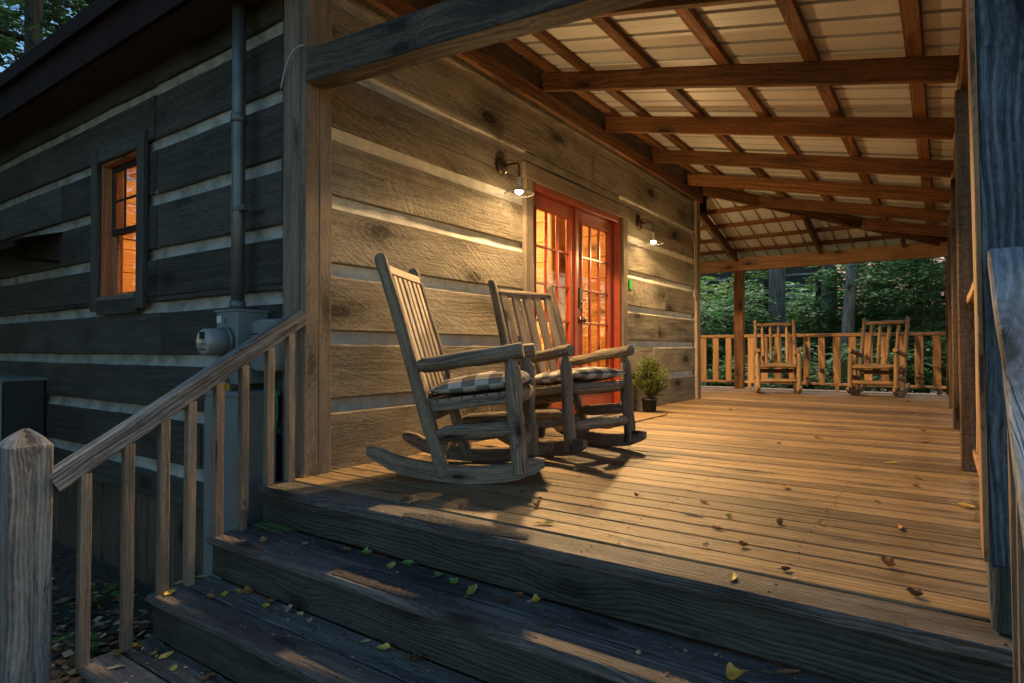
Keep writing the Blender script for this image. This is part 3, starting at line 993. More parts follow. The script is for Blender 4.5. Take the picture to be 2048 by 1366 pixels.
# ------------------------------------------------------------------ porch roof
roof = thing('porch_roof', 'open porch roof of brown rafters and purlins under cream ribbed metal', 'porch roof', (1.5, 4.5, 2.1))
SL = .2247
def zb(x):                      # underside of the rafters at distance x from the wall
    return 2.930 - SL * (x - .05)
RH = .148
def rafter(x0, x1, y, jit=.004):
    mb = MB()
    mb.board((x0, y, zb(x0) + RH / 2), (x1, y, zb(x1) + RH / 2), .048, RH, (0, 0, 1), .003, 8, jit)
    mb.build('rafter', 'cedar', roof)
for yy in (-.05, 1.13, 2.35, 3.56, 4.80, 6.03):
    rafter(.052, 2.955, yy)
for yy in (7.25, 8.45):
    rafter(yy - 6.62 + .06, 2.945, yy)
# back wing: rafters run along y
def zbb(y):
    return zb(y - 6.62)
for xx in (-3.9, -2.7, -1.5, -.22, 1.18, 2.38):
    ys = 6.64 if xx < 0 else 6.62 + xx + .06
    mb = MB()
    mb.board((xx, ys, zbb(ys) + RH / 2), (xx, 9.43, zbb(9.43) + RH / 2), .048, RH, (0, 0, 1), .003, 8, .004)
    mb.build('rafter', 'cedar', roof)
# hip
mb = MB()
mb.board((.03, 6.65, zb(.03) + .085), (2.93, 9.55, zb(2.93) + .085), .048, .17, (0, 0, 1), .003, 8, .003)
mb.build('hip_rafter', 'cedar', roof)
mb = MB()
mb.box((.0265, .06, 2.80), (.075, 6.62, 2.925), 0, 1, .004, seg=14, jit=.004)
mb.build('ledger', 'cedar', roof)
mb = MB()
mb.box((2.958, -.24, 2.20), (3.10, 9.60, 2.44), 0, 1, .005, seg=14, jit=.004)
mb.build('outer_beam', 'cedar', roof)
mb = MB()
mb.box((-5.0, 9.435, 2.14), (-.19, 9.565, 2.365), 0, 0, .005, seg=8, jit=.004)
mb.box((-.186, 9.435, 2.143), (2.955, 9.565, 2.368), 0, 0, .005, seg=10, jit=.004)
mb.build('back_beam', 'rail', roof)
mb = MB()
mb.board((.034, .035, 2.245), (2.96, .035, 2.245 - .068 * 2.93), .135, .185, (0, 0, 1), .006, 12, .005)
mb.build('tie_beam', 'beamgrey', roof)
PT = .04
def zp(x):
    return zb(x) + RH + PT / 2 + .002
for xx in (.16, .47, 1.03, 1.60, 2.17, 2.74):
    yend = 6.62 + xx - .03
    mb = MB()
    mb.board((xx, -.35, zp(xx)), (xx, yend, zp(xx)), .09, PT, (SL, 0, 1), .003, 16, .004)
    mb.build('purlin', 'cedar', roof)
for yy in (7.12, 7.66, 8.23, 8.80, 9.35):
    d = yy - 6.62
    mb = MB()
    mb.board((-5.0, yy, zp(d)), (d - .03, yy, zp(d)), .09, PT, (0, SL, 1), .003, 14, .004)
    mb.build('purlin', 'cedar', roof)
def zr(d):
    return zb(d) + RH + PT + .006
# ribbed metal: profile along the eave, extruded up the slope
def prof(a0, a1):
    out = []
    a = a0
    pitch = .229
    while a < a1:
        for o, h in ((0, 0), (.070, 0), (.074, .0012), (.082, .0012), (.086, 0), (.184, 0), (.190, .034), (.222, .034), (.228, 0)):
            if a + o < a1:
                out.append((a + o, h))
        a += pitch
    out.append((a1, 0))
    return out
mb = MB()
pr = prof(-.42, 9.98)
for (ya, ha), (yb_, hb) in zip(pr[:-1], pr[1:]):
    xa, xb = max(.0, ya - 6.62), max(.0, yb_ - 6.62)
    if xa > 3.30:
        break
    mb.face([(xa, ya, zr(xa) + ha), (3.34, ya, zr(3.34) + ha), (3.34, yb_, zr(3.34) + hb), (xb, yb_, zr(xb) + hb)])
mb.build('roof_panel', 'panel', roof)
mb = MB()
pr = prof(-5.2, 3.34)
for (xa, ha), (xb, hb) in zip(pr[:-1], pr[1:]):
    ya, yb_ = 6.62 + max(.0, xa), 6.62 + max(.0, xb)
    mb.face([(xa, ya, zr(ya - 6.62) + ha), (xb, yb_, zr(yb_ - 6.62) + hb), (xb, 9.96, zr(3.34) + hb), (xa, 9.96, zr(3.34) + ha)])
mb.build('roof_panel', 'panel', roof)

# ------------------------------------------------------------------ porch railings
def flat_railing(p0, p1, label, n, bw=.108, hz=(.92, .972), bz=(.09, .128), rw=.09):
    p0, p1 = V(p0), V(p1)
    t = thing('porch_railing', label, 'railing', ((p0.x + p1.x) / 2, (p0.y + p1.y) / 2, .0), 0, 'porch railings')
    d = (p1 - p0).normalized()
    mb = MB(); mb.board(p0 + V((0, 0, (hz[0] + hz[1]) / 2)), p1 + V((0, 0, (hz[0] + hz[1]) / 2)), rw, hz[1] - hz[0], (0, 0, 1), .004, 8, .004); mb.build('top_rail', 'rail', t)
    mb = MB(); mb.board(p0 + V((0, 0, (bz[0] + bz[1]) / 2)), p1 + V((0, 0, (bz[0] + bz[1]) / 2)), .06, bz[1] - bz[0], (0, 0, 1), .004, 8, .004)
    mb.build('bottom_rail', 'rail', t)
    L = (p1 - p0).length
    side = d.cross(V((0, 0, 1)))
    for i in range(n):
        q = p0 + d * (L * (i + .5) / n)
        mb = MB()
        mb.board(q + V((0, 0, bz[1] + .001)), q + V((0, 0, hz[0] - .001)), bw * random.uniform(.9, 1.08), .032, side, .004, 5, .004)
        mb.build('baluster', 'rail', t)
    for f in ((.5,) if L < 2.4 else (.03, .5, .97)):
        q = p0 + d * L * f
        mb = MB(); mb.board(q + V((0, 0, .002)), q + V((0, 0, bz[0] - .001)), .06, .05, side, .003); mb.build('foot_block', 'rail', t)
    return t
flat_railing((-.10, 9.50, 0), (2.91, 9.50, 0), 'wide back railing of flat boards behind the two far rocking chairs', 13)
flat_railing((-2.6, 9.50, 0), (-.264, 9.50, 0), 'short back railing of flat boards left of the orange brown post', 10)
flat_railing((3.03, -.003, 0), (3.03, 2.258, 0), 'side railing between the nearest post and the second post', 9, hz=(.955, 1.0), rw=.10)
flat_railing((3.02, 2.402, 0), (3.02, 4.498, 0), 'side railing between the second post and the third post', 8)
flat_railing((3.01, 4.642, 0), (3.01, 6.798, 0), 'side railing between the third post and the fourth post', 8)
flat_railing((2.99, 6.942, 0), (2.99, 9.418, 0), 'side railing between the fourth post and the far corner post', 10)

# right stair handrail
rr = thing('stair_railing', 'right stair railing with broad weathered top board running down from the nearest post', 'railing', (3.0, -.7, -.8))
def rz(y):
    return .925 + .645 * (y + .182)
mb = MB()
mb.board((3.026, -.182, rz(-.182)), (3.026, -1.30, rz(-1.30)), .138, .036, (0, 0, 1), .005, 12, .004, 0, .2)
mb.build('handrail', 'railblue', rr)
for yy in (-.42, -.60, -.78, -.96, -1.14):
    zb_ = -.19 if yy > -.5 else (-.38 if yy > -.79 else -.57)
    mb = MB()
    mb.board((3.0, yy, zb_ + .002), (2.995, yy, rz(yy) - .024), .038, .038, (0, 1, 0), .003, 5, .004)
    mb.build('baluster', 'balus', rr)
mb = MB()
mb.box((2.97, -1.46, -1.0), (3.11, -1.305, .32), 0, 2, .006)
mb.build('newel_post', 'grey', rr)

# ------------------------------------------------------------------ rocking chairs
def pad(t, name, c, a, b, h, tilt, parent, local=True):
    """puffy square cushion centred at c, half sizes a (forward) and b (across)"""
    mb = MB()
    n = 18
    idx = {}
    top, bot = [], []
    rot = Matrix.Rotation(-tilt, 3, 'Y')
    def P(i, j, sg):
        x, y = -1 + 2 * i / n, -1 + 2 * j / n
        e = max(0., (1 - abs(x) ** 3.2)) ** .55 * max(0., (1 - abs(y) ** 3.2)) ** .55
        pin = 1 - .05 * (1 - abs(x)) ** 0 * (abs(y) ** 4) * (1 - x * x) - .05 * (abs(x) ** 4) * (1 - y * y)
        tuft = 1.
        for qx in (-.42, .42):
            for qy in (-.42, .42):
                tuft -= .25 * math.exp(-((x - qx) ** 2 + (y - qy) ** 2) / .03)
        wr = .006 * noise.noise((x * 3.1, y * 3.1, sg * 4.)) * e
        z = sg * h * e * (tuft if sg > 0 else .75) + wr
        return V(c) + rot @ V((x * a * pin, y * b * pin, z))
    for sg in (1, -1):
        for i in range(n):
            for j in range(n):
                q = [(i, j), (i + 1, j), (i + 1, j + 1), (i, j + 1)]
                if sg < 0:
                    q.reverse()
                mb.face([P(x, y, sg) for x, y in q], [(x / n * 2 * a + (.04 if sg > 0 else .11), y / n * 2 * b + .03) for x, y in q], .5, 0, True)
    o = mb.build(name, 'check', parent, local=True)
    # weld the seams so it shades as one body
    import bmesh
    bm = bmesh.new(); bm.from_mesh(o.data)
    bmesh.ops.remove_doubles(bm, verts=bm.verts, dist=.0004)
    bm.to_mesh(o.data); bm.free()
    return o

def make_chair(label, loc, rz, kind, cushion=None):
    t = thing('rocking_chair', label, 'rocking chair', loc, rz, 'log rocking chairs on the porch')
    kk = {'slim': 1., 'broad': .88, 'spindle': .78}[kind]
    lm = 'rustic' if kind == 'spindle' else 'chairlog'
    sm = 'rustic' if kind == 'spindle' else 'chairslat'
    W = .30
    B = lambda mb, nm, mt: mb.build(nm, mt, t, local=True)
    def back(z):     # line of the back posts, u for a height
        k = (z - .04) / 1.16
        return -.115 - (.355 if kind == 'slim' else .385) * k
    for s in (-1, 1):
        # rocker
        mb = MB()
        rings, us = [], []
        nn = 22
        for k in range(nn + 1):
            u = -.53 + .94 * k / nn
            e = min(1., (k + .35) / 3.2, (nn - k + .35) / 2.6)
            hgt = .088 * math.sqrt(max(.02, 1 - (1 - e) ** 2))
            zl = .36 * u * u + .002
            zc_ = zl + .044 + (.010 if e < 1 else 0)
            y = s * W
            hw = .020
            rings.append([(u, y - hw, zc_ - hgt / 2), (u, y + hw, zc_ - hgt / 2), (u, y + hw + .0, zc_ + hgt / 2 - .006), (u, y + hw - .006, zc_ + hgt / 2), (u, y - hw + .006, zc_ + hgt / 2), (u, y - hw, zc_ + hgt / 2 - .006)])
            us.append(u)
        mb.loft(rings, us, random.random() * 9, random.random() * 9, random.random(), 0)
        B(mb, 'rocker', lm)
        ys = s * W
        mb = MB(); mb.log((back(.035), ys, .035), (back(1.20), ys * .985, 1.20), .039 * kk, .034 * kk, ('flat', 'round'), .010); B(mb, 'back_post', lm)
        mb = MB(); mb.log((.288, ys, .055), (.238, ys, .650), .045 * kk, .042 * kk, ('flat', 'tenon'), .012, tl=.06); B(mb, 'front_post', lm)
        mb = MB(); mb.log((back(.6) + .018, ys, .605), (.300, ys, .690), .041 * kk, .043 * kk, ('tenon', 'flat'), .012, tl=.04); B(mb, 'armrest', lm)
        mb = MB(); mb.log((back(.255) + .022, ys, .250), (.262, ys, .285), .041 * kk, .044 * kk, ('tenon', 'tenon'), .008, tl=.055); B(mb, 'side_stretcher', lm)
        if kind == 'spindle':
            mb = MB(); mb.log((back(.40) + .022, ys, .40), (.262, ys, .43), .034 * kk, .036 * kk, ('tenon', 'tenon'), .004); B(mb, 'seat_rail', lm)
        else:
            mb = MB(); mb.board((back(.40) + .02, ys * .92, .385), (.245, ys * .92, .445), .022, .05, (0, 0, 1), .004, 4, .002); B(mb, 'seat_rail', lm)
    def cross(u, z, r, nm='cross_rail', ww=W):
        mb = MB(); mb.log((u, -ww + .026, z), (u, ww - .026, z + .004), r, r * .97, ('tenon', 'tenon'), .006, tl=.03); B(mb, nm, lm)
    cross(.258, .440, .044 * kk)
    cross(.276, .205, .042 * kk)
    cross(back(.345), .345, .042 * kk)
    cross(back(.175), .175, .040 * kk)
    # seat of slats
    mb = MB()
    for k in range(7):
        u = -.19 + .066 * k
        z = .415 + (u + .19) * .125
        mb.board((u, -W + .02, z), (u, W - .02, z), .056, .020, (-.125, 0, 1), .003, 3, .002)
    B(mb, 'seat', sm)
    # back
    if kind == 'slim':
        n, wd, th, sp = 6, .058, .020, .430
    elif kind == 'broad':
        n, wd, th, sp = 5, .074, .024, .445
    else:
        n, wd, th, sp = 4, .0, .0, .36
    zt = 1.085 if kind != 'spindle' else 1.10
    fo = .014
    bd = V((back(1.) - back(0.), 0, 1)).normalized()
    nrm = V((bd.z, 0, -bd.x))
    for k in range(n):
        y = -sp / 2 + sp * k / (n - 1)
        if kind == 'spindle':
            mb = MB(); mb.log((back(.47), y, .47), (back(1.085), y * 1.05, 1.085), .026, .025, ('tenon', 'tenon'), .004, n=9, seg=5); B(mb, 'spindle', lm)
        else:
            z0 = .44
            p0, p1 = V((back(z0), y, z0)) + nrm * fo, V((back(zt), y, zt)) + nrm * fo
            mb = MB(); mb.board(p0, p1, wd, th, nrm, .006 if kind == 'broad' else .004, 5, .003); B(mb, 'slat', sm)
    if kind == 'slim':
        q = V((back(zt + .01), 0, zt + .01)) - nrm * .008
        mb = MB(); mb.board(q + V((0, -W + .03, 0)), q + V((0, W - .03, 0)), .055, .022, nrm, .004, 4, .002); B(mb, 'top_rail', sm)
        mb = MB(); q = V((back(zt + .025), 0, zt + .03)) + nrm * .012
        mb.board(q + V((0, -W + .03, 0)), q + V((0, W - .03, 0)), .03, .05, bd, .004, 4, .002); B(mb, 'top_cap', sm)
    else:
        zt2 = zt + .018
        mb = MB(); mb.log((back(zt2) + .004, -W + .026, zt2), (back(zt2) + .004, W - .026, zt2 + .004), .028, .028, ('tenon', 'tenon'), .005, tl=.03); B(mb, 'top_rail', lm)
    mb = MB(); mb.log((back(.43) - .012, -W + .026, .445), (back(.43) - .012, W - .026, .445), .027, .027, ('tenon', 'tenon'), .004, tl=.03); B(mb, 'lower_back_rail', lm)
    if cushion:
        c = thing('seat_cushion', cushion, 'cushion', loc, rz, 'checked seat cushions')
        pad(c, 'pillow', (.045, 0, .503), .268, .262, .060, .125, c)
        for y in (-.2, .2):
            mb = MB()
            mb.tube([(-.19, y, .475), (-.215, y + .01, .44), (-.21, y + .02, .37), (-.20, y - .01, .31)], .004, 6)
            mb.build('tie', 'check', c, local=True)
    return t
make_chair('nearest rocking chair, tilted back beside the wall, six slim slats and a checked cushion', (.704, .625, .0), R(27), 'slim', 'checked cushion on the nearest rocking chair')
make_chair('rocking chair in front of the red door, five broad slats and a log top rail', (.745, 1.61, .0), R(-13.5), 'broad', 'checked cushion on the rocking chair in front of the red door')
make_chair('far rocking chair facing straight out, nearer the orange brown post', (.68, 8.43, .0), R(-73.5), 'spindle')
make_chair('far rocking chair angled left, nearer the far corner of the back railing', (2.06, 8.62, .0), R(-99), 'spindle')

# ------------------------------------------------------------------ wall lamps
def soften(ld, smooth):
    ld.use_nodes = True
    nt = ld.node_tree
    em = [n for n in nt.nodes if n.type == 'EMISSION'][0]
    lf = nt.nodes.new('ShaderNodeLightFalloff')
    lf.inputs['Strength'].default_value = 1.
    lf.inputs['Smooth'].default_value = smooth
    nt.links.new(lf.outputs['Quadratic'], em.inputs['Strength'])

def sconce(y, label):
    t = thing('wall_lamp', label, 'lamp', (0, y, 2.145), 0, 'clear glass wall lamps')
    B = lambda mb, nm, mt: mb.build(nm, mt, t)
    mb = MB(); mb.lathe((.010, y, 2.145), [(.068, 0), (.070, .008), (.060, .020), (.040, .028), (.022, .034), (.001, .036)], 28, 0, (1, 0, 0)); B(mb, 'backplate', 'bronze')
    mb = MB()
    pts = [(.03, y, 2.145), (.10, y, 2.150), (.150, y, 2.150)]
    for k in range(1, 7):
        a = R(90 - 15 * k)
        pts.append((.150 + .030 * math.cos(a), y, 2.120 + .030 * math.sin(a)))
    pts.append((.180, y, 2.03))
    mb.tube(pts, .0075, 10)
    mb.tube([(.03, y, 2.17), (.06, y, 2.185), (.12, y, 2.182), (.13, y, 2.155)], .003, 6)
    B(mb, 'arm', 'bronze')
    mb = MB(); mb.lathe((.18, y, 1.975), [(.001, .062), (.009, .060), (.012, .050), (.014, .020), (.016, .0)], 20); B(mb, 'socket', 'paper')
    mb = MB()
    mb.lathe((.18, y, 1.905), [(.030, .050), (.045, .036), (.085, .012), (.114, .001), (.117, -.002), (.114, -.003), (.085, .009), (.045, .033), (.028, .048)], 36, 0, (0, 0, 1), False)
    B(mb, 'shade', 'lampglass')
    mb = MB(); mb.lathe((.18, y, 1.905), [(.1165, .003), (.1195, .0), (.1165, -.004), (.1145, -.001), (.1165, .003)], 36, 0, (0, 0, 1), False); B(mb, 'rim', 'paper')
    mb = MB(); mb.lathe((.18, y, 1.93), [(.014, .050), (.022, .035), (.030, .010), (.0305, .0)], 20); B(mb, 'bulb_collar', 'paper')
    mb = MB(); mb.lathe((.18, y, 1.905), [(.030, .0245), (.029, .012), (.022, .002), (.012, -.004), (.001, -.006)], 20); B(mb, 'bulb', 'bulb')
    ld = bpy.data.lights.new('bulb_glow', 'SPOT')
    ld.energy = LAMP_W
    ld.color = (1., .635, .275)
    ld.spot_size = R(164); ld.spot_blend = .12
    ld.shadow_soft_size = .04
    soften(ld, LAMP_SMOOTH)
    lo = bpy.data.objects.new('bulb_glow', ld)
    COL.objects.link(lo)
    lo.parent = t
    lo.location = (.18, 0, 1.893 - 2.145)
    lp = bpy.data.lights.new('bulb_spill', 'POINT')     # what the clear shade lets out sideways and upwards
    lp.energy = LAMP_W * .12
    lp.color = (1., .635, .275)
    lp.shadow_soft_size = .035
    soften(lp, 1.2)
    l2 = bpy.data.objects.new('bulb_spill', lp)
    COL.objects.link(l2)
    l2.parent = t
    l2.location = (.18, 0, 1.886 - 2.145)
LAMP_W = 178.
LAMP_SMOOTH = 5.
sconce(1.81, 'bronze wall lamp with clear glass shade above the nearest chairs, left of the red door')
sconce(4.51, 'bronze wall lamp with clear glass shade right of the red door')
rear = [o for o in COL.objects if o.name.startswith('wall_lamp')][0]
dup(rear, (-1.25, WALL_Y1 + .005, 2.145), R(90), 'assumed bronze wall lamp, unseen on the rear wall round the corner, added to light the back railing')  # assumed lamp, out of view; added for the warm light on the back railing
def room_light(loc, w):
    ld = bpy.data.lights.new('room_glow', 'POINT')
    ld.energy = w; ld.color = (1., .57, .21); ld.shadow_soft_size = .12
    lo = bpy.data.objects.new('room_glow', ld)
    COL.objects.link(lo); lo.location = loc
room_light((-2.4, 3.6, 2.3), 85)  # assumed room light without a lamp body; gives the warm glow behind glass
room_light((-3.3, 2.2, 2.3), 16)  # second light, added to brighten the room near the side window

# ------------------------------------------------------------------ small things by the door
def bush(name, label, x, y, h, r):
    t = thing(name, label, 'potted plant', (x, y, .001), 0, 'potted evergreens by the door')
    mb = MB(); mb.lathe((x, y, .002), [(.066, 0), (.072, .004), (.084, .125), (.092, .127), (.092, .150), (.086, .150), (.083, .128)], 28, 0, (0, 0, 1), True); mb.build('pot', 'pot', t)
    mb = MB(); mb.lathe((x, y, .12), [(.082, 0), (.075, .016), (.04, .02), (.001, .021)], 16); mb.build('soil', 'soil', t)
    mb = MB(); st = MB()
    rg = random.Random(int(x * 991 + y * 77))
    st.tube([(x, y, .12), (x + .01, y, .25), (x, y + .01, .12 + h * .7)], [.010, .008, .003], 6)
    for k in range(340):
        f = rg.random()
        z0 = .14 + (h * .62) * f
        a = rg.random() * 6.283
        env = (.50 + .62 * math.sin(math.pi * min(1, f * .95 + .08))) * (1 - .45 * max(0, f - .6) / .4)
        rr_ = r * env * rg.uniform(.5, 1.1)
        rise = rg.uniform(.05, .15)
        p0 = V((x, y, z0)); p1 = V((x + math.cos(a) * rr_, y + math.sin(a) * rr_, z0 + rise))
        st.tube([p0, p0.lerp(p1, .5) + V((0, 0, -.01)), p1], [.003, .002, .001], 4)
        for q in range(20):
            s = .35 + .65 * q / 19
            c = p0.lerp(p1, s)
            d = (p1 - p0).normalized()
            sd = V((rg.uniform(-1, 1), rg.uniform(-1, 1), rg.uniform(-.3, 1))).normalized()
            d2 = (d + sd * .9).normalized()
            L = rg.uniform(.018, .036)
            wv = d2.cross(V((rg.uniform(-1, 1), rg.uniform(-1, 1), rg.uniform(-1, 1)))).normalized() * L * .16
            e = c + d2 * L
            mb.face([c - wv * .4, c + d2 * L * .5 - wv, e, c + d2 * L * .5 + wv], None, rg.random())
    mb.build('foliage', 'conifer', t)
    st.build('stem', 'twig', t)
bush('potted_shrub', 'small green evergreen in a black pot right of the red door', .175, 4.40, .56, .215)
bush('potted_shrub', 'small evergreen in a black pot half hidden behind the chairs left of the red door', .20, 2.02, .58, .19)

def mat_mat():
    m, nt, bs, out = new_mat('coir_doormat')
    co = N(nt, 'TexCoord').outputs['Object']
    c = MIX(nt, NOISE(nt, co, 120., 3.), (.09, .055, .03), (.26, .16, .08))
    nt.links.new(c, bs.inputs['Base Color']); bs.inputs['Roughness'].default_value = .95
    BUMP(nt, bs, NOISE(nt, co, 260., 2.), .8, .006)
    return m
M['mat'] = mat_mat()
mb = MB(); mb.box((.06, 2.75, .004), (.47, 4.17, .014), 0, 1, .004, seg=10, jit=.003)
tag(mb.build('doormat', 'mat', None, (.27, 3.4, .004)), 'long brown coir doormat on the deck in front of the red door', 'doormat')
t = thing('wall_tag', 'small green paper tag on the log wall right of the red door', 'tag', (.006, 4.27, 1.43))
mb = MB(); mb.box((.008, 4.235, 1.375), (.011, 4.305, 1.485), 0, 2, .0005); mb.build('card', 'greentag', t)
mb = MB()
mb.lathe((.0105, 4.27, 1.475), [(.004, 0), (.004, .003), (.001, .004)], 8, 0, (1, 0, 0)); mb.build('pin', 'steel', t)
# wire running down the end of the porch wall
mb = MB()
pts = [(.012, 6.30, 2.30), (.014, 6.36, 2.27), (.016, 6.42, 2.18), (.016, 6.44, 1.9), (.016, 6.435, 1.6), (.018, 6.42, 1.50), (.03, 6.40, 1.44), (.034, 6.37, 1.41), (.03, 6.345, 1.44), (.026, 6.36, 1.49)]
mb.tube(pts, .0045, 6)
tag(mb.build('wire', 'wirewhite', None, (.016, 6.42, 1.9)), 'pale wire with a hooked end hanging at the far end of the porch wall', 'wire')

# ------------------------------------------------------------------ services on the window wall
t = thing('conduit', 'tall galvanised steel conduit rising up the window wall from the electric meter', 'conduit', (-.505, -.10, .92))
mb = MB()
mb.tube([(-.505, -.10, .925), (-.505, -.10, 1.5), (-.505, -.10, 2.2), (-.505, -.10, 2.734)], .038, 20)
mb.build('pipe', 'steel', t)
mb = MB()
for z in (.925, 2.02):
    mb = MB(); mb.lathe((-.505, -.10, z), [(.039, 0), (.046, .004), (.046, .05), (.039, .055)], 20); mb.build('coupling', 'steel', t)
mb = MB()
mb.lathe((-.505, -.10, 1.50), [(.0385, 0), (.0415, .002), (.0415, .022), (.0385, .024)], 20)
mb.box((-.46, -.125, 1.495), (-.405, -.075, 1.53), 0, 0)
mb.box((-.425, -.075, 1.50), (-.405, -.004, 1.525), 0, 1)
mb.build('strap', 'steel', t)

t = thing('electric_meter', 'grey electric meter box with a round glass dial on the window wall', 'electric meter', (-.448, -.1, .5))
mb = MB()
mb.box((-.555, -.20, .50), (-.34, -.004, .905), 0, 2, .006)
mb.box((-.563, -.208, .9055), (-.332, -.003, .92), 0, 0, .003)
mb.build('meter_box', 'greybox', t)
mb = MB()
mb.lathe((-.445, -.2005, .735), [(.086, 0), (.088, .006), (.088, .022), (.080, .026)], 32, 0, (0, -1, 0)); mb.build('ring', 'steel', t)
mb = MB()
mb.lathe((-.445, -.226, .735), [(.077, 0), (.075, .08), (.072, .105), (.066, .112), (.001, .114)], 32, 0, (0, -1, 0)); mb.build('dial_cover', 'meterglass', t)
mb = MB()
mb.box((-.468, -.345, .752), (-.422, -.341, .790), 0, 0, .0005)
mb.box((-.472, -.345, .690), (-.418, -.341, .696), 0, 0, .0005)
mb.box((-.485, -.345, .722), (-.405, -.341, .725), 0, 0, .0005)
mb.build('display', 'ink', t)
mb = MB()
mb.box((-.545, -.203, .845), (-.500, -.2005, .885), 0, 0, .0003)
mb.build('sticker', 'paper', t)
mb = MB()
mb.box((-.462, -.206, .835), (-.452, -.2005, .872), 0, 2, .001); mb.build('latch', 'steel', t)

t = thing('cable_box', 'rounded grey plastic cable box beside the corner post, behind the top of the stair railing', 'cable box', (-.225, -.06, .57))
mb = MB()
rings = []
cxb, czb, hw, hh = -.225, .715, .145, .150
for d, k in ((0, 1.), (.075, 1.), (.095, .97), (.108, .90), (.112, .80)):
    ring = []
    for i in range(32):
        a = 2 * math.pi * i / 32
        ca, sa = math.cos(a), math.sin(a)
        e = .38
        ring.append((cxb + math.copysign(abs(ca) ** e, ca) * hw * (1 - (1 - k) * .6), -.006 - d, czb + math.copysign(abs(sa) ** e, sa) * hh * (1 - (1 - k) * .6)))
    rings.append(ring)
mb.loft(rings[::1], [0, .07, .09, .1, .11], 0, 0, .5, 0, True)
mb.build('cover', 'plastic', t)
mb = MB()
mb.box((-.34, -.1205, .775), (-.11, -.1178, .785), 0, 0, .001); mb.build('seam', 'darkbox', t)

t = thing('utility_cabinet', 'tall blue grey metal utility cabinet standing behind the stair balusters', 'cabinet', (-.375, -.17, -1.0))
mb = MB()
mb.box((-.58, -.25, -1.08), (-.17, -.062, .435), 0, 2, .006)
mb.build('body', 'greybox', t)
mb = MB()
mb.box((-.592, -.262, .436), (-.158, -.055, .462), 0, 0, .004); mb.build('lid', 'greybox', t)
mb = MB()
mb.box((-.572, -.258, -.9), (-.178, -.2505, .40), 0, 2, .003); mb.build('door', 'greybox', t)
tp = thing('padlock', 'small brass padlock on top of the utility cabinet', 'padlock', (-.42, -.2, .463))
mb = MB(); mb.box((-.440, -.215, .463), (-.405, -.195, .505), 0, 2, .003); mb.build('padlock_body', 'brass', tp)
mb = MB(); mb.tube([(-.434, -.205, .50), (-.434, -.205, .525), (-.4225, -.205, .538), (-.411, -.205, .525), (-.411, -.205, .50)], .0035, 6); mb.build('shackle', 'steel', tp)
mb = MB()
pts = []
for k in range(13):
    f = k / 12
    pts.append((-.17 + .075 * math.sin(f * 3.1), -.10 - .02 * f, .56 - .42 * f))
mb.tube(pts, .004, 6)
tag(mb.build('ground_wire', 'wiregreen', None, (-.15, -.1, .35)), 'thin green wire hanging below the cable box', 'wire')
mb = MB()
mb.tube([(-.186, -.018, 2.734), (-.180, -.018, 2.4), (-.186, -.016, 2.0), (-.192, -.018, 1.75), (-.182, -.016, 1.45), (-.178, -.016, 1.3), (-.18, -.016, .99)], .008, 8)
tag(mb.build('power_cable', 'cable', None, (-.185, -.018, 1.6)), 'black cable running down the window wall beside the corner post', 'cable')
mb = MB()
pts = []
for k in range(15):
    f = k / 14
    pts.append((-.175 + .215 * f, -.045 - .02 * math.sin(f * math.pi), 2.16 + .19 * math.sin(f * 1.75) - .0 * f))
mb.tube(pts, .005, 6)
tag(mb.build('wire', 'wirewhite', None, (-.1, -.05, 2.3)), 'pale wire looping round the top of the corner post under the tie beam', 'wire')

t = thing('air_conditioner', 'dark metal air conditioner with a white label at the left end of the window wall', 'air conditioner', (-3.85, -.18, -.6))
ac = t
mb = MB()
mb.box((-4.25, -.32, -.62), (-3.45, -.012, .42), 0, 2, .012); mb.build('body', 'darkbox', t)
mb = MB()
mb.box((-4.27, -.335, .4205), (-3.435, -.004, .445), 0, 0, .006)
mb.box((-3.475, -.333, -.55), (-3.44, -.3205, .40), 0, 2, .004)
mb.build('casing_trim', 'greybox', t)
mb = MB(); mb.box((-3.78, -.3235, .03), (-3.585, -.3205, .32), 0, 2, .0005); lab = mb.build('label', 'paper', t)
mb = MB()
for z, h, a, b in ((.285, .014, -3.77, -3.60), (.25, .006, -3.77, -3.63), (.232, .006, -3.77, -3.61), (.15, .022, -3.77, -3.60), (.12, .006, -3.77, -3.64), (.075, .03, -3.65, -3.61)):
    mb.box((a, -.3255, z), (b, -.3237, z + h), 0, 0, .0003)
mb.build('print', 'ink', lab)
mb = MB()
for k in range(16):
    mb.box((-4.22, -.328, -.55 + .045 * k), (-3.80, -.3205, -.53 + .045 * k), 0, 0, .002)
mb.build('grille', 'darkbox', t)

for c in [ac] :
    c.location.x -= .27
t = thing('wall_awning', 'dark red metal awning ledge on the window wall left of the lit window', 'awning', (-3.6, -.15, 1.4))
mb = MB()
mb.board((-5.4, -.15, 1.665), (-3.42, -.15, 1.665), .33, .018, (0, -.32, 1), .003); mb.build('cover', 'oxide', t)
mb = MB()
mb.box((-5.4, -.325, 1.555), (-3.44, -.305, 1.60), 0, 0, .003)
mb.build('gutter_lip', 'oxide', t)
mb = MB()
for xx in (-5.2, -3.48):
    mb = MB()
    mb.box((xx, -.30, 1.45), (xx + .03, -.006, 1.475), 0, 1)
    mb.build('bracket', 'oxide', t)

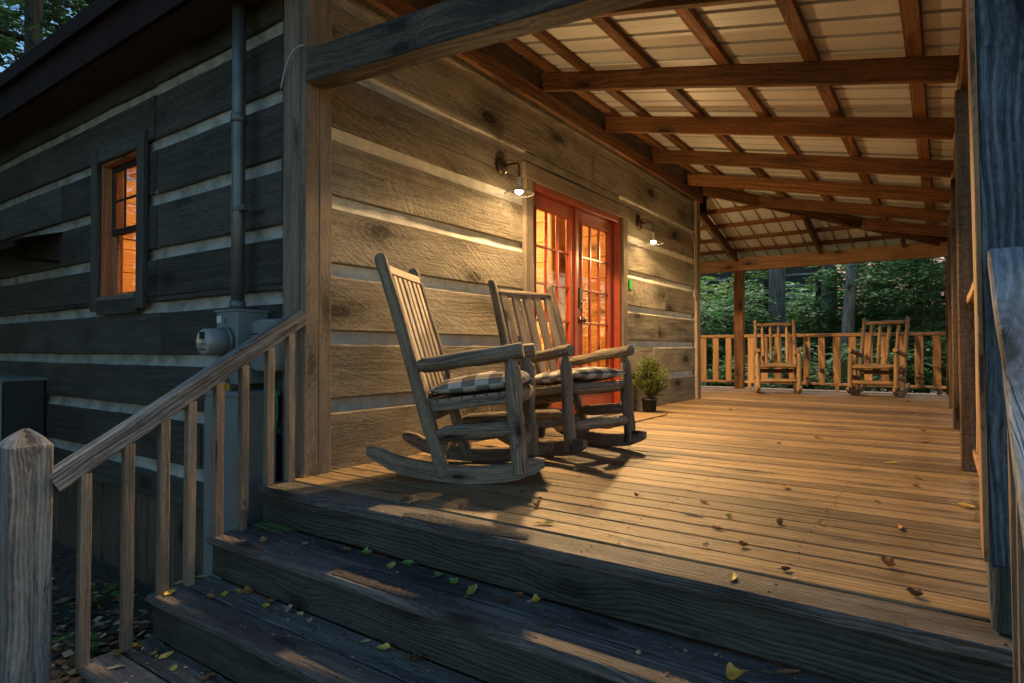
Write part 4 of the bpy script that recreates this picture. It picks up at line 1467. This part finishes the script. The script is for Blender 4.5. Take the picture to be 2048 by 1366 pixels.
# ------------------------------------------------------------------ fallen leaves
def leaf_mesh(shape, rg):
    """one fallen leaf: a curled blade with a midrib fold, its own thickness and stalk"""
    mb = MB()
    L, W_, curl, fold = shape
    n = 7
    rows = []
    tw = rg.uniform(-.5, .5)
    for k in range(n + 1):
        t = k / n
        w = W_ * math.sin(math.pi * min(1, t ** .8 * .96 + .04)) ** .8 * (1 + .18 * rg.uniform(-1, 1)) / 2
        x = -L / 2 + L * t
        zc = curl * (2 * t - 1) ** 2 * L * .5
        e = fold * w * (1 + .4 * rg.uniform(-1, 1))
        ty = tw * (t - .5) * w
        rows.append([V((x, -w, zc + e + ty + .001)), V((x, -w * .45, zc + e * .3 + .001)), V((x, 0, zc + .001)), V((x, w * .45, zc + e * .35 + .001)), V((x, w, zc + e - ty + .001))])
    zmin = min(p.z for r in rows for p in r)
    for r in rows:
        for p in r:
            p.z += .0015 - zmin
    rn = rg.random()
    for a, b in zip(rows[:-1], rows[1:]):
        for i in range(4):
            mb.face([a[i], b[i], b[i + 1], a[i + 1]], None, rn, 0, True)
    a = rows[0][2]
    mb.tube([a, a + V((-L * .18, .003, .002)), a + V((-L * .3, .008, .001))], .0011, 4)
    return mb
SHAPES = {'flat': (.085, .046, .10, .25), 'long': (.105, .034, .15, .6), 'curl': (.066, .046, .55, 1.3), 'bit': (.034, .024, .25, .7), 'broad': (.080, .062, .2, .4)}
LEAVES = [
    (0.831, -0.066, 0.00, 'brown', 'long', 1, 'brown curled leaf at the front left of the deck below the nearest rocker'),
    (0.909, -0.080, 0.00, 'tan', 'long', 1.1, 'tan curled leaf next to the brown one at the front left of the deck'),
    (1.133, -0.031, 0.00, 'brown', 'bit', 1.2, 'small brown leaf bit in front of the nearest rocking chair'),
    (1.406, 0.162, 0.00, 'brown', 'curl', 0.7, 'red brown curled leaf at the tip of the chair shadow'),
    (1.568, -0.046, 0.00, 'yellow', 'long', 1, 'yellow long leaf at the front of the deck behind the grip strip'),
    (1.346, 0.273, 0.00, 'dark', 'bit', 1.3, 'small dark leaf bit right of the chair shadow'),
    (1.147, 0.976, 0.00, 'olive', 'bit', 1.4, 'small olive leaf between the chair shadows'),
    (1.194, 0.360, 0.00, 'dark', 'long', 0.6, 'thin dark leaf sliver on the deck by the nearest rocker tip'),
    (1.685, 0.593, 0.00, 'brown', 'curl', 0.6, 'little brown curled leaf in the bright middle of the deck'),
    (2.146, 0.293, 0.00, 'brown', 'long', 0.7, 'brown rolled leaf right of the grey twig'),
    (2.137, 0.478, 0.00, 'olive', 'curl', 0.6, 'olive curled leaf in the middle of the deck'),
    (1.973, 0.668, 0.00, 'brown', 'long', 0.7, 'brown long leaf in the middle of the deck'),
    (2.220, 1.186, 0.00, 'yellow', 'long', 0.9, 'yellow long leaf lying across two deck boards'),
    (2.468, 0.578, 0.00, 'brown', 'bit', 1.2, 'tiny brown leaf left of the round nut'),
    (2.721, 0.706, 0.00, 'brown', 'long', 0.9, 'brown twisted leaf on the right side of the deck'),
    (2.616, 1.132, 0.00, 'brown', 'long', 0.6, 'small brown leaf behind the twisted one on the right of the deck'),
    (2.945, 1.243, 0.00, 'yellow', 'broad', 1.0, 'big pale yellow leaf beside the right post'),
    (2.719, 0.186, 0.00, 'brown', 'curl', 0.85, 'brown and yellow curled leaf near the right front of the deck'),
    (2.339, -0.197, 0.00, 'olive', 'long', 0.8, 'olive leaf on the front board of the deck'),
    (2.288, 0.127, 0.00, 'brown', 'curl', 0.6, 'brown curled leaf behind the front board of the deck'),
    (2.186, 0.042, 0.00, 'tan', 'bit', 1.3, 'tan leaf bit behind the front board of the deck'),
    (2.460, -0.040, 0.00, 'dark', 'bit', 1.2, 'small dark leaf bit on the front board'),
    (2.797, -0.047, 0.00, 'dark', 'curl', 0.75, 'dark curled leaf on the front board at the right'),
    (2.602, 2.283, 0.00, 'yellow', 'long', 0.8, 'yellow leaf on the deck near the second post'),
    (2.755, 1.824, 0.00, 'dark', 'long', 0.7, 'dark leaf on the deck in front of the second post'),
    (2.750, 1.600, 0.00, 'brown', 'bit', 1.2, 'small brown leaf bit near the second post'),
    (2.760, 3.408, 0.00, 'brown', 'long', 1.0, 'brown leaf on the far deck left of the third post'),
    (2.726, 4.137, 0.00, 'brown', 'curl', 0.8, 'brown curled leaf on the far deck behind the second post line'),
    (2.586, 5.900, 0.00, 'brown', 'long', 1.0, 'brown leaf on the far deck near the fourth post'),
    (2.493, 7.475, 0.00, 'dark', 'curl', 1.0, 'dark curled leaf in front of the right far rocking chair'),
    (1.783, 4.412, 0.00, 'yellow', 'bit', 1.6, 'small yellow leaf on the far deck in the middle'),
    (2.053, 3.196, 0.00, 'brown', 'bit', 1.5, 'small brown leaf on the far deck in the middle'),
    (1.882, 2.701, 0.00, 'dark', 'bit', 1.4, 'small dark leaf bit on the deck in lamp light'),
    (0.865, 5.100, 0.00, 'dark', 'bit', 1.5, 'tiny dark leaf on the deck right of the evergreen'),
    (0.431, 2.852, 0.00, 'brown', 'bit', 1.5, 'tiny brown leaf on the deck before the doormat'),
    (0.026, -0.031, 0.00, 'yellow', 'bit', 1.5, 'small yellow leaf at the foot of the corner post'),
    (0.317, -0.454, -0.19, 'tan', 'curl', 0.7, 'tan curled leaf in front of the green sprig'),
    (0.502, -0.368, -0.19, 'tan', 'bit', 1.2, 'tan leaf bit on the top tread near its left end'),
    (0.713, -0.322, -0.19, 'brown', 'bit', 1.3, 'brown leaf bit against the riser on the top tread'),
    (0.837, -0.300, -0.19, 'green', 'curl', 0.7, 'dark green leaf on the top tread'),
    (1.027, -0.345, -0.19, 'olive', 'flat', 0.85, 'bright yellow green leaf on the top tread'),
    (1.078, -0.300, -0.19, 'green', 'curl', 0.75, 'green curled leaf right of the bright one on the top tread'),
    (1.260, -0.316, -0.19, 'green', 'bit', 1.4, 'small bright green leaf piece on the top tread'),
    (1.352, -0.340, -0.19, 'green', 'curl', 0.65, 'small green leaf behind the grip strip on the top tread'),
    (1.457, -0.353, -0.19, 'olive', 'long', 1.0, 'pale green long leaf behind the grip strip on the top tread'),
    (1.615, -0.363, -0.19, 'dark', 'curl', 0.7, 'dark rolled leaf on the top tread'),
    (1.624, -0.300, -0.19, 'brown', 'curl', 0.55, 'round red brown leaf on the top tread'),
    (1.683, -0.304, -0.19, 'tan', 'flat', 0.5, 'oval tan leaf on the top tread'),
    (1.698, -0.300, -0.19, 'yellow', 'curl', 0.55, 'yellow brown curled leaf on the top tread'),
    (1.823, -0.440, -0.19, 'brown', 'curl', 0.45, 'small brown leaf at the end of the grip strip'),
    (2.516, -0.300, -0.19, 'brown', 'long', 0.7, 'brown long leaf on the right part of the top tread'),
    (2.404, -0.422, -0.19, 'yellow', 'curl', 0.9, 'yellow curled leaf at the bottom of the picture on the top tread'),
    (0.079, -0.758, -0.38, 'yellow', 'flat', 0.9, 'large yellow leaf at the left corner of the middle tread'),
    (-0.010, -0.664, -0.38, 'olive', 'flat', 0.7, 'olive leaf behind the large yellow one on the middle tread'),
    (-0.006, -0.584, -0.38, 'olive', 'flat', 0.75, 'greenish leaf at the back left of the middle tread'),
    (0.049, -0.659, -0.38, 'brown', 'bit', 1.1, 'brown leaf bit at the back left of the middle tread'),
    (0.016, -0.754, -0.38, 'brown', 'bit', 1.0, 'red brown bit beside the large yellow leaf'),
    (0.283, -0.622, -0.38, 'yellow', 'flat', 0.65, 'yellow leaf in the middle of the left half of the middle tread'),
    (0.325, -0.579, -0.38, 'olive', 'long', 0.7, 'olive long leaf next to a yellow one on the middle tread'),
    (0.368, -0.565, -0.38, 'brown', 'curl', 0.75, 'brown curled leaf on the middle tread'),
    (0.275, -0.680, -0.38, 'brown', 'bit', 1.3, 'brown leaf bit left of the yellow leaf on the middle tread'),
    (0.547, -0.591, -0.38, 'yellow', 'broad', 0.55, 'small bright yellow leaf on the middle tread'),
    (0.672, -0.575, -0.38, 'tan', 'curl', 0.75, 'tan lobed leaf on the middle tread'),
    (0.535, -0.565, -0.38, 'brown', 'bit', 1.3, 'red brown leaf bit behind the bright yellow leaf'),
    (0.737, -0.565, -0.38, 'tan', 'bit', 1.2, 'tan leaf bit right of the lobed leaf'),
    (0.825, -0.587, -0.38, 'tan', 'curl', 0.5, 'small tan leaf toward the front of the middle tread'),
    (1.127, -0.565, -0.38, 'tan', 'flat', 0.5, 'small tan oval leaf at the middle of the middle tread'),
    (1.219, -0.565, -0.38, 'yellow', 'broad', 0.7, 'yellow green leaf in the middle of the middle tread'),
    (1.341, -0.565, -0.38, 'brown', 'flat', 0.5, 'brown leaf right of the yellow green one'),
    (1.377, -0.565, -0.38, 'dark', 'curl', 0.75, 'dark curled leaf on the middle tread'),
    (0.173, -1.010, -0.57, 'tan', 'flat', 0.7, 'tan oval leaf at the left front of the lowest tread'),
    (0.075, -0.961, -0.57, 'brown', 'curl', 0.7, 'brown curled leaf beside the second baluster on the lowest tread'),
    (0.038, -0.898, -0.57, 'yellow', 'long', 0.9, 'long yellow leaf at the back of the lowest tread'),
    (0.241, -0.844, -0.57, 'yellow', 'flat', 0.8, 'yellow lobed leaf on the lowest tread'),
    (0.371, -0.880, -0.57, 'olive', 'flat', 0.65, 'olive leaf on a long stalk on the lowest tread'),
    (0.079, -0.880, -0.57, 'brown', 'curl', 0.6, 'brown curled leaf next to the long yellow one'),
    (0.193, -0.873, -0.57, 'green', 'curl', 0.45, 'small green leaf on the lowest tread'),
    (0.547, -0.848, -0.57, 'brown', 'bit', 1.2, 'brown leaf bit at the right of the lowest tread'),
    (0.549, -0.830, -0.57, 'brown', 'bit', 1.2, 'reddish leaf bit at the back of the lowest tread'),
]
def fall_leaves():
    rg = random.Random(5)
    cache = {}
    for i, (x, y, z, col, shp, sc, lab) in enumerate(LEAVES):
        key = (col, shp, i % 3)
        if key not in cache:
            mb = leaf_mesh(SHAPES[shp], rg)
            o = mb.build('fallen_leaf', FALL[col], None)
            cache[key] = o.data
        else:
            o = bpy.data.objects.new('fallen_leaf', cache[key]); COL.objects.link(o)
        o.location = (x, y, z + .0015)
        o.rotation_euler = (rg.uniform(-.1, .1), rg.uniform(-.1, .1), rg.uniform(0, 6.28))
        k_ = .85 if z == 0 else .95
        o.scale = (sc * k_, sc * k_, sc * k_)
        tag(o, lab, 'leaf', 'fallen leaves on the deck and steps')
fall_leaves()
# a small green sprig on the first step
t = thing('leafy_sprig', 'green compound leaf sprig lying on the top step tread against the riser', 'sprig', (.16, -.335, -.189))
mb = MB(); st = MB()
rg = random.Random(3)
c0 = V((.05, -.33, -.182)); c1 = V((.30, -.345, -.180))
st.tube([c0, c0.lerp(c1, .5) + V((0, 0, .012)), c1], .0016, 5)
for k in range(9):
    p = c0.lerp(c1, .1 + .88 * k / 8) + V((0, 0, .010))
    for sg in (-1, 1):
        d = V((.5, sg * .8, rg.uniform(-.08, .15))).normalized()
        L = .062 * (1 - .3 * abs(k - 4) / 4)
        w = d.cross(V((0, 0, 1))).normalized() * L * .2
        q = p + d * L
        q.z = max(q.z, -.186)
        mb.face([p, p.lerp(q, .45) - w + V((0, 0, .004)), q, p.lerp(q, .45) + w + V((0, 0, .004))], None, rg.random() * .5, 0, True)
mb.build('leaflet', FALL['green'], t); st.build('stalk', 'twig', t)
mb = MB()
mb.tube([(1.95, .43, .004), (1.98, .42, .008), (2.02, .41, .005), (2.055, .412, .003)], [.002, .004, .003, .002], 6)
mb.tube([(1.975, .42, .007), (1.985, .437, .007), (2.0, .444, .003)], [.002, .0017, .001], 5)
tag(mb.build('twig', 'barkpale', None, (2.0, .42, .004)), 'small pale grey twig lying near the front edge of the deck', 'twig')
mb = MB()
mb.lathe((0, 0, 0), [(.001, 0), (.012, .003), (.017, .012), (.016, .024), (.010, .033), (.001, .037)], 12)
o = mb.build('acorn', FALL['brown'], None); o.scale = (.72, .72, .72); o.location = (2.33, .50, .0015)
tag(o, 'round brown nut lying on the deck boards near the right post', 'nut')

def crumbs(name, spots, colr, n, seed, s0, s1, zf):
    """tiny litter nobody could count, one object"""
    rg = random.Random(seed)
    mb = MB()
    for _ in range(n):
        x0, x1, y0, y1 = rg.choice(spots)
        x, y = rg.uniform(x0, x1), rg.uniform(y0, y1)
        z = zf(x, y)
        L = rg.uniform(s0, s1)
        a = rg.random() * 6.28
        d = V((math.cos(a), math.sin(a), rg.uniform(-.25, .25)))
        w = V((-math.sin(a), math.cos(a), rg.uniform(-.4, .4))) * L * rg.uniform(.25, .5)
        c = V((x, y, z + L * .22))
        mb.face([c - d * L * .5, c - w + V((0, 0, L * .1 * rg.random())), c + d * L * .5, c + w], None, rg.random(), rg.randrange(len(colr)))
    o = mb.build(name, [FALL[k] for k in colr], None)
    o['kind'] = 'stuff'
    return o
def stepz(x, y):
    if y > -.29:
        return .0005
    k = int((-.263 - y) / .265)
    return -.19 * (min(k, 2) + 1) + .0005
crumbs('leaf_crumbs', [(.1, 3., -.36, -.275), (.05, 3., -.62, -.545), (.05, 3., -.88, -.81), (.05, 3., -.5, -.3), (.05, 1.8, -.78, -.56), (.05, 1.4, -1.05, -.82), (.1, 2.9, -.2, 1.0)], ['brown', 'tan', 'dark', 'dark'], 700, 8, .005, .019, stepz)
crumbs('leaf_litter', [(-3.2, -.02, -1.6, -.1), (-6., 0., -4, -1.), (-1.2, -.02, -1.2, -.1), (-2, 0, -1.6, -.3)], ['brown', 'dark', 'dark', 'dark', 'brown', 'tan'], 2600, 9, .03, .08, lambda x, y: ground_z(x, y))

# ------------------------------------------------------------------ woods
def leaf_quad(mb, p, d, L, rg, mat=0, wd=.27):
    up = V((rg.gauss(0, .35), rg.gauss(0, .35), 1)).normalized()
    s = d.cross(up)
    if s.length < .05:
        return
    s = s.normalized() * L * wd
    dr = V((0, 0, -L * .12))
    q = p + d * L * .5
    b = len(mb.v)
    mb.v.extend([p, q - s, p + d * L + dr, q + s])
    mb.f.append([b, b + 1, b + 2, b + 3]); mb.uv.append([(0, 0)] * 4)
    mb.rn.append(min(1, max(0, rg.gauss(.45, .22)))); mb.mi.append(mat); mb.sm.append(False)

def spray(mb, p, d, L, rg, ls, n, mat=0):
    d = d.normalized()
    side = d.cross(V((0, 0, 1)))
    if side.length < .1:
        side = V((1, 0, 0))
    side.normalize()
    for k in range(n):
        t = (k + .5) / n
        q = p + d * (L * t) + V((0, 0, -.25 * L * t * t)) + side * (rg.uniform(-.22, .22) * L * (1 - .4 * t))
        a = rg.choice((-1, 1)) * rg.uniform(.35, 1.25)
        dd = (d * math.cos(a) + side * math.sin(a) + V((0, 0, rg.uniform(-.35, .15)))).normalized()
        leaf_quad(mb, q, dd, ls * rg.uniform(.6, 1.2), rg, mat)

def shrub_meshes(seed, h, r, ns, ls, per=17):
    rg = random.Random(seed)
    fo, st = MB(), MB()
    stems = []
    for k in range(6):
        a = k * 1.05 + rg.uniform(-.4, .4)
        tip = V((math.cos(a) * r * rg.uniform(.3, .7), math.sin(a) * r * rg.uniform(.3, .7), h * rg.uniform(.7, .97)))
        m_ = tip * .5 + V((rg.uniform(-.15, .15), rg.uniform(-.15, .15), h * .08))
        b = V((rg.uniform(-.15, .15), rg.uniform(-.15, .15), -.1))
        stems.append((b, m_, tip))
        st.tube([b, b.lerp(m_, .5), m_, m_.lerp(tip, .5), tip], [.022, .018, .014, .009, .004], 5)
    for k in range(ns):
        b, m_, tip = stems[rg.randrange(6)]
        t = rg.uniform(.12, 1) ** .8
        p = (b * (1 - t) ** 2 + m_ * 2 * t * (1 - t) + tip * t * t)
        a = rg.random() * 6.283
        out = V((p.x, p.y, 0)) * 1.2 + V((math.cos(a), math.sin(a), 0)) * r * .6
        d = (out.normalized() + V((0, 0, rg.uniform(-.1, .5)))).normalized()
        L = r * rg.uniform(.35, .8) * (1.1 - .45 * t)
        st.tube([p, p + d * L * .5 + V((0, 0, -.02)), p + d * L + V((0, 0, -.25 * L))], [.006, .004, .0015], 3)
        spray(fo, p, d, L, rg, ls, per)
        spray(fo, p + d * L * .4, (d + V((-d.y, d.x, 0)) * rg.choice((-1, 1)) * .8), L * .6, rg, ls, per // 2)
    return fo, st

def make_shrub(label, loc, rz, seed, h, r, ns, ls, mat):
    t = thing('shrub', label, 'shrub', loc, rz, 'shrubs in the woods behind the porch')
    fo, st = shrub_meshes(seed, h, r, ns, ls)
    fo.build('foliage', mat, t, local=True); st.build('stem', 'twig', t, local=True)
    return t
SP = []
SP.append(make_shrub('layered green shrub right behind the back railing at its left end', (-2.6, 12.0, ground_z(-2.6, 12)), .3, 21, 3.2, 1.5, 270, .125, 'leaf_a'))
SP.append(make_shrub('tall dark green shrub filling the woods beside the far corner post', (2.55, 13.4, ground_z(2.5, 13.4)), .9, 22, 4.6, 1.7, 380, .125, 'leaf_a'))
SP.append(make_shrub('bright yellow green sapling in the gap left of the orange brown post', (-3.9, 15.5, ground_z(-3.9, 15.5)), .0, 23, 4.6, 1.6, 300, .12, 'leaf_b'))
SP.append(make_shrub('low shrub behind the left rocking chair at the back railing', (-.3, 11.6, ground_z(-.3, 11.6)), .0, 24, 1.75, 1.1, 220, .10, 'leaf_a'))
BUSH = [
    (3, .9, 11.7, .95, 'low shrub behind the gap between the two far rocking chairs'),
    (3, 2.1, 11.5, 1.05, 'low shrub behind the right rocking chair at the back railing'),
    (3, -1.6, 11.4, .9, 'low shrub just right of the left end of the back railing'),
    (3, 3.4, 11.8, 1.2, 'low shrub outside the far corner post'),
    (0, .35, 16.0, 1.05, 'layered shrub between the two grey trunks'),
    (0, -1.9, 14.2, 1.1, 'layered shrub left of the thick grey trunk'),
    (0, 2.0, 16.2, 1.5, 'layered shrub right of the slanting pale trunk'),
    (1, 3.6, 15.2, 1.2, 'tall dark shrub beyond the far corner post, partly hidden by it'),
    (1, 1.9, 18.2, 1.2, 'tall shrub deep in the woods right of the slanting trunk'),
    (1, -.55, 20.5, .62, 'far shrub low between the dark trunks'),
    (0, -3.2, 18.5, 1.3, 'shrub under the neighbouring grey cabin wall'),
    (2, -5.6, 17.5, 1.2, 'bright sapling at the far left behind the porch wall end'),
    (2, -2.1, 19.6, .9, 'bright leafy sapling before the neighbouring cabin'),
    (0, -4.6, 13.2, 1.0, 'shrub left of the back railing, hidden partly by the porch wall'),
    (2, .5, 21.5, 1.05, 'yellow green sapling in front of the faded red roof'),
    (1, 4.6, 18.0, 1.2, 'tall shrub far right beyond the porch'),
    (2, -3.0, 17.2, 1.15, 'bright sapling just right of the orange brown post, far behind the railing'),
    (2, -4.9, 16.2, 1.25, 'bright sapling just left of the orange brown post, far behind the railing'),
    (0, -1.35, 20.8, 1.5, 'leafy shrub between the thick grey trunk and the dark trunks'),
]
for i, (k, x, y, sc, lab) in enumerate(BUSH):
    dup(SP[k], (x, y, ground_z(x, y) - .03), 1.7 * i, lab, None, (sc, sc, sc * (.94 + .05 * (i % 3))))

def make_tree(label, x, y, r, h, bark, lean=(0, 0), seed=1, crown=(8., 14., 3.0), ncl=13, ls=.16, leaf='leaf_c', group='trees in the woods', broken=False):
    t = thing('tree', label, 'tree', (x, y, ground_z(x, y)), 0, group)
    rg = random.Random(seed)
    tr, fo = MB(), MB()
    pts, rs = [], []
    n = 14
    for k in range(n + 1):
        f = k / n
        pts.append(V((lean[0] * f * h + .10 * noise.noise((seed, f * 3, 0)) * f, lean[1] * f * h + .10 * noise.noise((seed, f * 3, 5)) * f, h * f - .15)))
        rs.append(r * (1.25 - .25 * min(1, f * 8)) * (1 - .62 * f) * (1 + .05 * noise.noise((seed, f * 20, 2))))
    tr.tube(pts, rs, 14)
    tr.build('trunk', bark, t, local=True)
    lim = MB()
    z0, z1, cr = crown
    nl = 13
    for k in range(nl):
        f = k / (nl - 1)
        zz = z0 - .6 + (min(z1, h) - z0) * f * .9
        idx = min(n, max(0, int(zz / h * n)))
        p = pts[idx]
        a = k * 2.4 + rg.uniform(-.4, .4)
        Lr = cr * (1 - .55 * f) * rg.uniform(.75, 1.1)
        e = p + V((math.cos(a) * Lr, math.sin(a) * Lr, Lr * rg.uniform(.25, .7)))
        m_ = p.lerp(e, .5) + V((0, 0, -.1))
        lim.tube([p, m_, e], [rs[idx] * .45, rs[idx] * .25, .012], 6)
        for q in range(ncl // nl):
            s = rg.uniform(.25, 1.05)
            c = p.lerp(e, s) + V((rg.gauss(0, .3), rg.gauss(0, .3), rg.gauss(0, .35)))
            b = rg.random() * 6.28
            d = V((math.cos(b), math.sin(b), rg.uniform(-.2, .3)))
            spray(fo, c, d, rg.uniform(.7, 1.3), rg, ls, 22)
            lim.tube([p.lerp(e, min(1, s)), c, c + d * .8], [.012, .008, .003], 3)
    lim.build('limb', bark, t, local=True)
    fo.build('crown', leaf, t, local=True)
    return t
make_tree('thick straight grey tree trunk behind the left far rocking chair', -.66, 15.0, .235, 15., 'bark', (0, 0), 31)
make_tree('slanting pale tree trunk behind the gap between the far rocking chairs', .92, 14.0, .15, 11., 'barkpale', (.075, 0), 32, (6.5, 11., 2.6))
make_tree('grey tree trunk deeper in the woods just left of the slanting trunk', .26, 17.2, .23, 15., 'bark', (.0, 0), 33)
make_tree('dark tree trunk deep in the woods between the grey trunks', -.12, 18.4, .19, 15., 'barkdark', (0, 0), 34)
make_tree('dark tree trunk in front of the neighbouring cabin wall', -1.55, 18.0, .20, 14., 'barkdark', (.01, 0), 35)
make_tree('dark thin tree trunk in the woods toward the far corner post', 2.35, 19.0, .15, 14., 'barkdark', (.01, 0), 36)
tl = make_tree('leafy tree above the eave at the top left corner, nearest the cabin', -10.6, 1.9, .22, 13., 'barkdark', (.01, 0), 41, (3.2, 13., 4.0), 420, .19)
for x, y, rz, lab in ((-13.4, 4.9, 1.1, 'leafy tree behind the cabin eave, right of the corner one'), (-14.8, .6, 2.3, 'leafy tree at the very left edge behind the cabin eave'), (-11.5, 7.6, 4., 'leafy tree behind the cabin roof, mostly hidden by it'), (-18., 4.2, 5., 'farther leafy tree seen between the crowns at the top left'), (-18.5, 8.2, 3., 'farther leafy tree low behind the cabin eave')):
    dup(tl, (x, y, ground_z(x, y)), rz, lab, None, 1.0 + .1 * math.sin(x))

def woods(name, boxes, n, ls, seed, mat):
    rg = random.Random(seed)
    mb = MB()
    for _ in range(n):
        x0, x1, y0, y1, z0, z1 = rg.choice(boxes)
        x, y = rg.uniform(x0, x1), rg.uniform(y0, y1)
        z = z0 + (z1 - z0) * rg.random()
        if noise.noise((x * .35, y * .35, z * .45)) < -.18:
            continue
        p = V((x, y, z))
        for k in range(5):
            a = rg.random() * 6.28
            leaf_quad(mb, p + V((rg.gauss(0, .3), rg.gauss(0, .3), rg.gauss(0, .25))), V((math.cos(a), math.sin(a), rg.uniform(-.4, .2))).normalized(), ls * rg.uniform(.6, 1.3), rg, 0, .32)
    o = mb.build(name, mat, None)
    o['kind'] = 'stuff'
woods('far_woods', [(-18, -4, 27, 36, -1, 8), (-5, 8, 35, 42, -1, 9), (5, 16, 24, 34, -1, 8), (10, 18, 2, 22, -1, 7), (-16, -9, -9, -1, -1.2, 6)], 5200, .42, 77, 'leaf_a')

woods('shade_woods', [(-9.5, -3.4, -8, -4.2, -.8, 7.5), (-10, -6.5, -6, -3.2, -.8, 6)], 5200, .32, 78, 'leaf_c')  # unseen leaf mass, added to keep sky light off the window wall

# ------------------------------------------------------------------ neighbouring houses seen through the leaves
nb = thing('neighbour_cabin', 'grey log cabin with pale chinking seen through the woods behind the porch', 'cabin', (-3.2, 24.0, -1))
mb = MB()
log_wall(mb, 'x', [.2, .62, 1.04, 1.46, 1.88, 2.30, 2.72, 3.14, 3.56, 3.98, 4.40], -1.1, 4.9, -7.5, -.9, 23., [(-4.6, -3.7, 1.0, 2.2)], {})
mb.box((-7.5, 23.16, -1.1), (-.9, 23.2, 4.9), 1)
mb.build('wall', ['logdark', 'chinkdim'], nb)
mb = MB()
mb.box((-4.6, 23.02, 1.0), (-3.7, 23.10, 2.2), 0, 2); mb.build('window', 'darkbox', nb)
mb = MB()
mb.board((-8., 24.2, 5.7), (-.5, 24.2, 5.7), 3.6, .06, (0, -.4, 1)); mb.build('roof', 'oxide', nb)
nb = thing('neighbour_house', 'house with a faded pinkish red roof seen through the leaves behind the porch', 'house', (1.5, 32, -1))
mb = MB()
mb.box((-2.2, 30.2, -1.3), (5.8, 30.4, 2.6), 0, 0); mb.build('wall', 'trim', nb)
mb = MB()
mb.board((-2.8, 31.4, 3.9), (6.4, 31.4, 3.9), 4.6, .08, (0, -.8, 1), .01)
mb.build('roof', 'pink', nb)

# weeds by the skirting
def weed(x, y, n, s, label, seed):
    t = thing('weed', label, 'plant', (x, y, ground_z(x, y)), 0, 'small weeds on the ground beside the steps')
    rg = random.Random(seed)
    fo, st = MB(), MB()
    for k in range(n):
        a = rg.random() * 6.28
        e = V((math.cos(a) * s * rg.uniform(.3, 1), math.sin(a) * s * rg.uniform(.3, 1), s * rg.uniform(.4, 1.1)))
        st.tube([V((0, 0, -.02)), e * .5 + V((0, 0, s * .12)), e], [.003, .002, .001], 4)
        for q in range(3):
            b = a + rg.uniform(-1, 1)
            leaf_quad(fo, e * rg.uniform(.7, 1), V((math.cos(b), math.sin(b), .1)).normalized(), rg.uniform(.05, .08), rg, 0, .34)
    fo.build('foliage', 'leaf_b', t, local=True); st.build('stem', 'twig', t, local=True)
weed(-.62, -.42, 7, .12, 'small green weed at the foot of the skirting boards', 2)
weed(-1.75, -.35, 9, .13, 'green weed on the dark ground seen between newel post and first baluster', 3)
weed(-.30, -.52, 6, .11, 'small green weed beside the lowest visible riser of the steps', 4)
weed(-1.05, -.70, 6, .10, 'tiny green weed on the leaf litter seen between the first balusters', 5)

# ------------------------------------------------------------------ camera
cam = bpy.data.cameras.new('camera')
cam.sensor_width = 36
cam.lens = 21.53
cam.clip_start = .02
cam.clip_end = 2000
co = bpy.data.objects.new('camera', cam)
COL.objects.link(co)
co.location = (2.864, -2.104, .69)
co.rotation_euler = (R(90.8), 0, R(35.1))
scene.camera = co

# ------------------------------------------------------------------ dusk light
SUN_EL, SUN_AZ = 3.6, 40.        # degrees; azimuth clockwise from +Y
w = bpy.data.worlds.new('World'); scene.world = w
w.use_nodes = True
nt = w.node_tree
bg = nt.nodes['Background']
sky = nt.nodes.new('ShaderNodeTexSky')
sky.sky_type = 'NISHITA'
sky.sun_disc = False
sky.sun_elevation = R(SUN_EL)
sky.sun_rotation = R(SUN_AZ)
sky.ozone_density = 2.7
sky.air_density = 1.
sky.dust_density = .3
nt.links.new(sky.outputs[0], bg.inputs['Color'])
bg.inputs['Strength'].default_value = .125
sl = bpy.data.lights.new('sun', 'SUN')
sl.energy = 1.9
sl.angle = R(40)
sl.color = (1., .93, .85)
so = bpy.data.objects.new('sun', sl)
COL.objects.link(so)
az = R(355.); el = R(66)
d = V((math.sin(az) * math.cos(el), math.cos(az) * math.cos(el), math.sin(el)))
so.rotation_euler = d.to_track_quat('Z', 'Y').to_euler()

vs = scene.view_settings
scene.display_settings.display_device = 'sRGB'
vs.view_transform = 'Standard'
vs.look = 'None'
vs.exposure = 2.35
vs.gamma = 1.
scene.render.engine = 'CYCLES'
cy_ = scene.cycles
cy_.use_denoising = True
cy_.max_bounces = 8
cy_.diffuse_bounces = 4
cy_.transparent_max_bounces = 12
cy_.sample_clamp_indirect = 6.
cy_.caustics_reflective = False
cy_.caustics_refractive = False
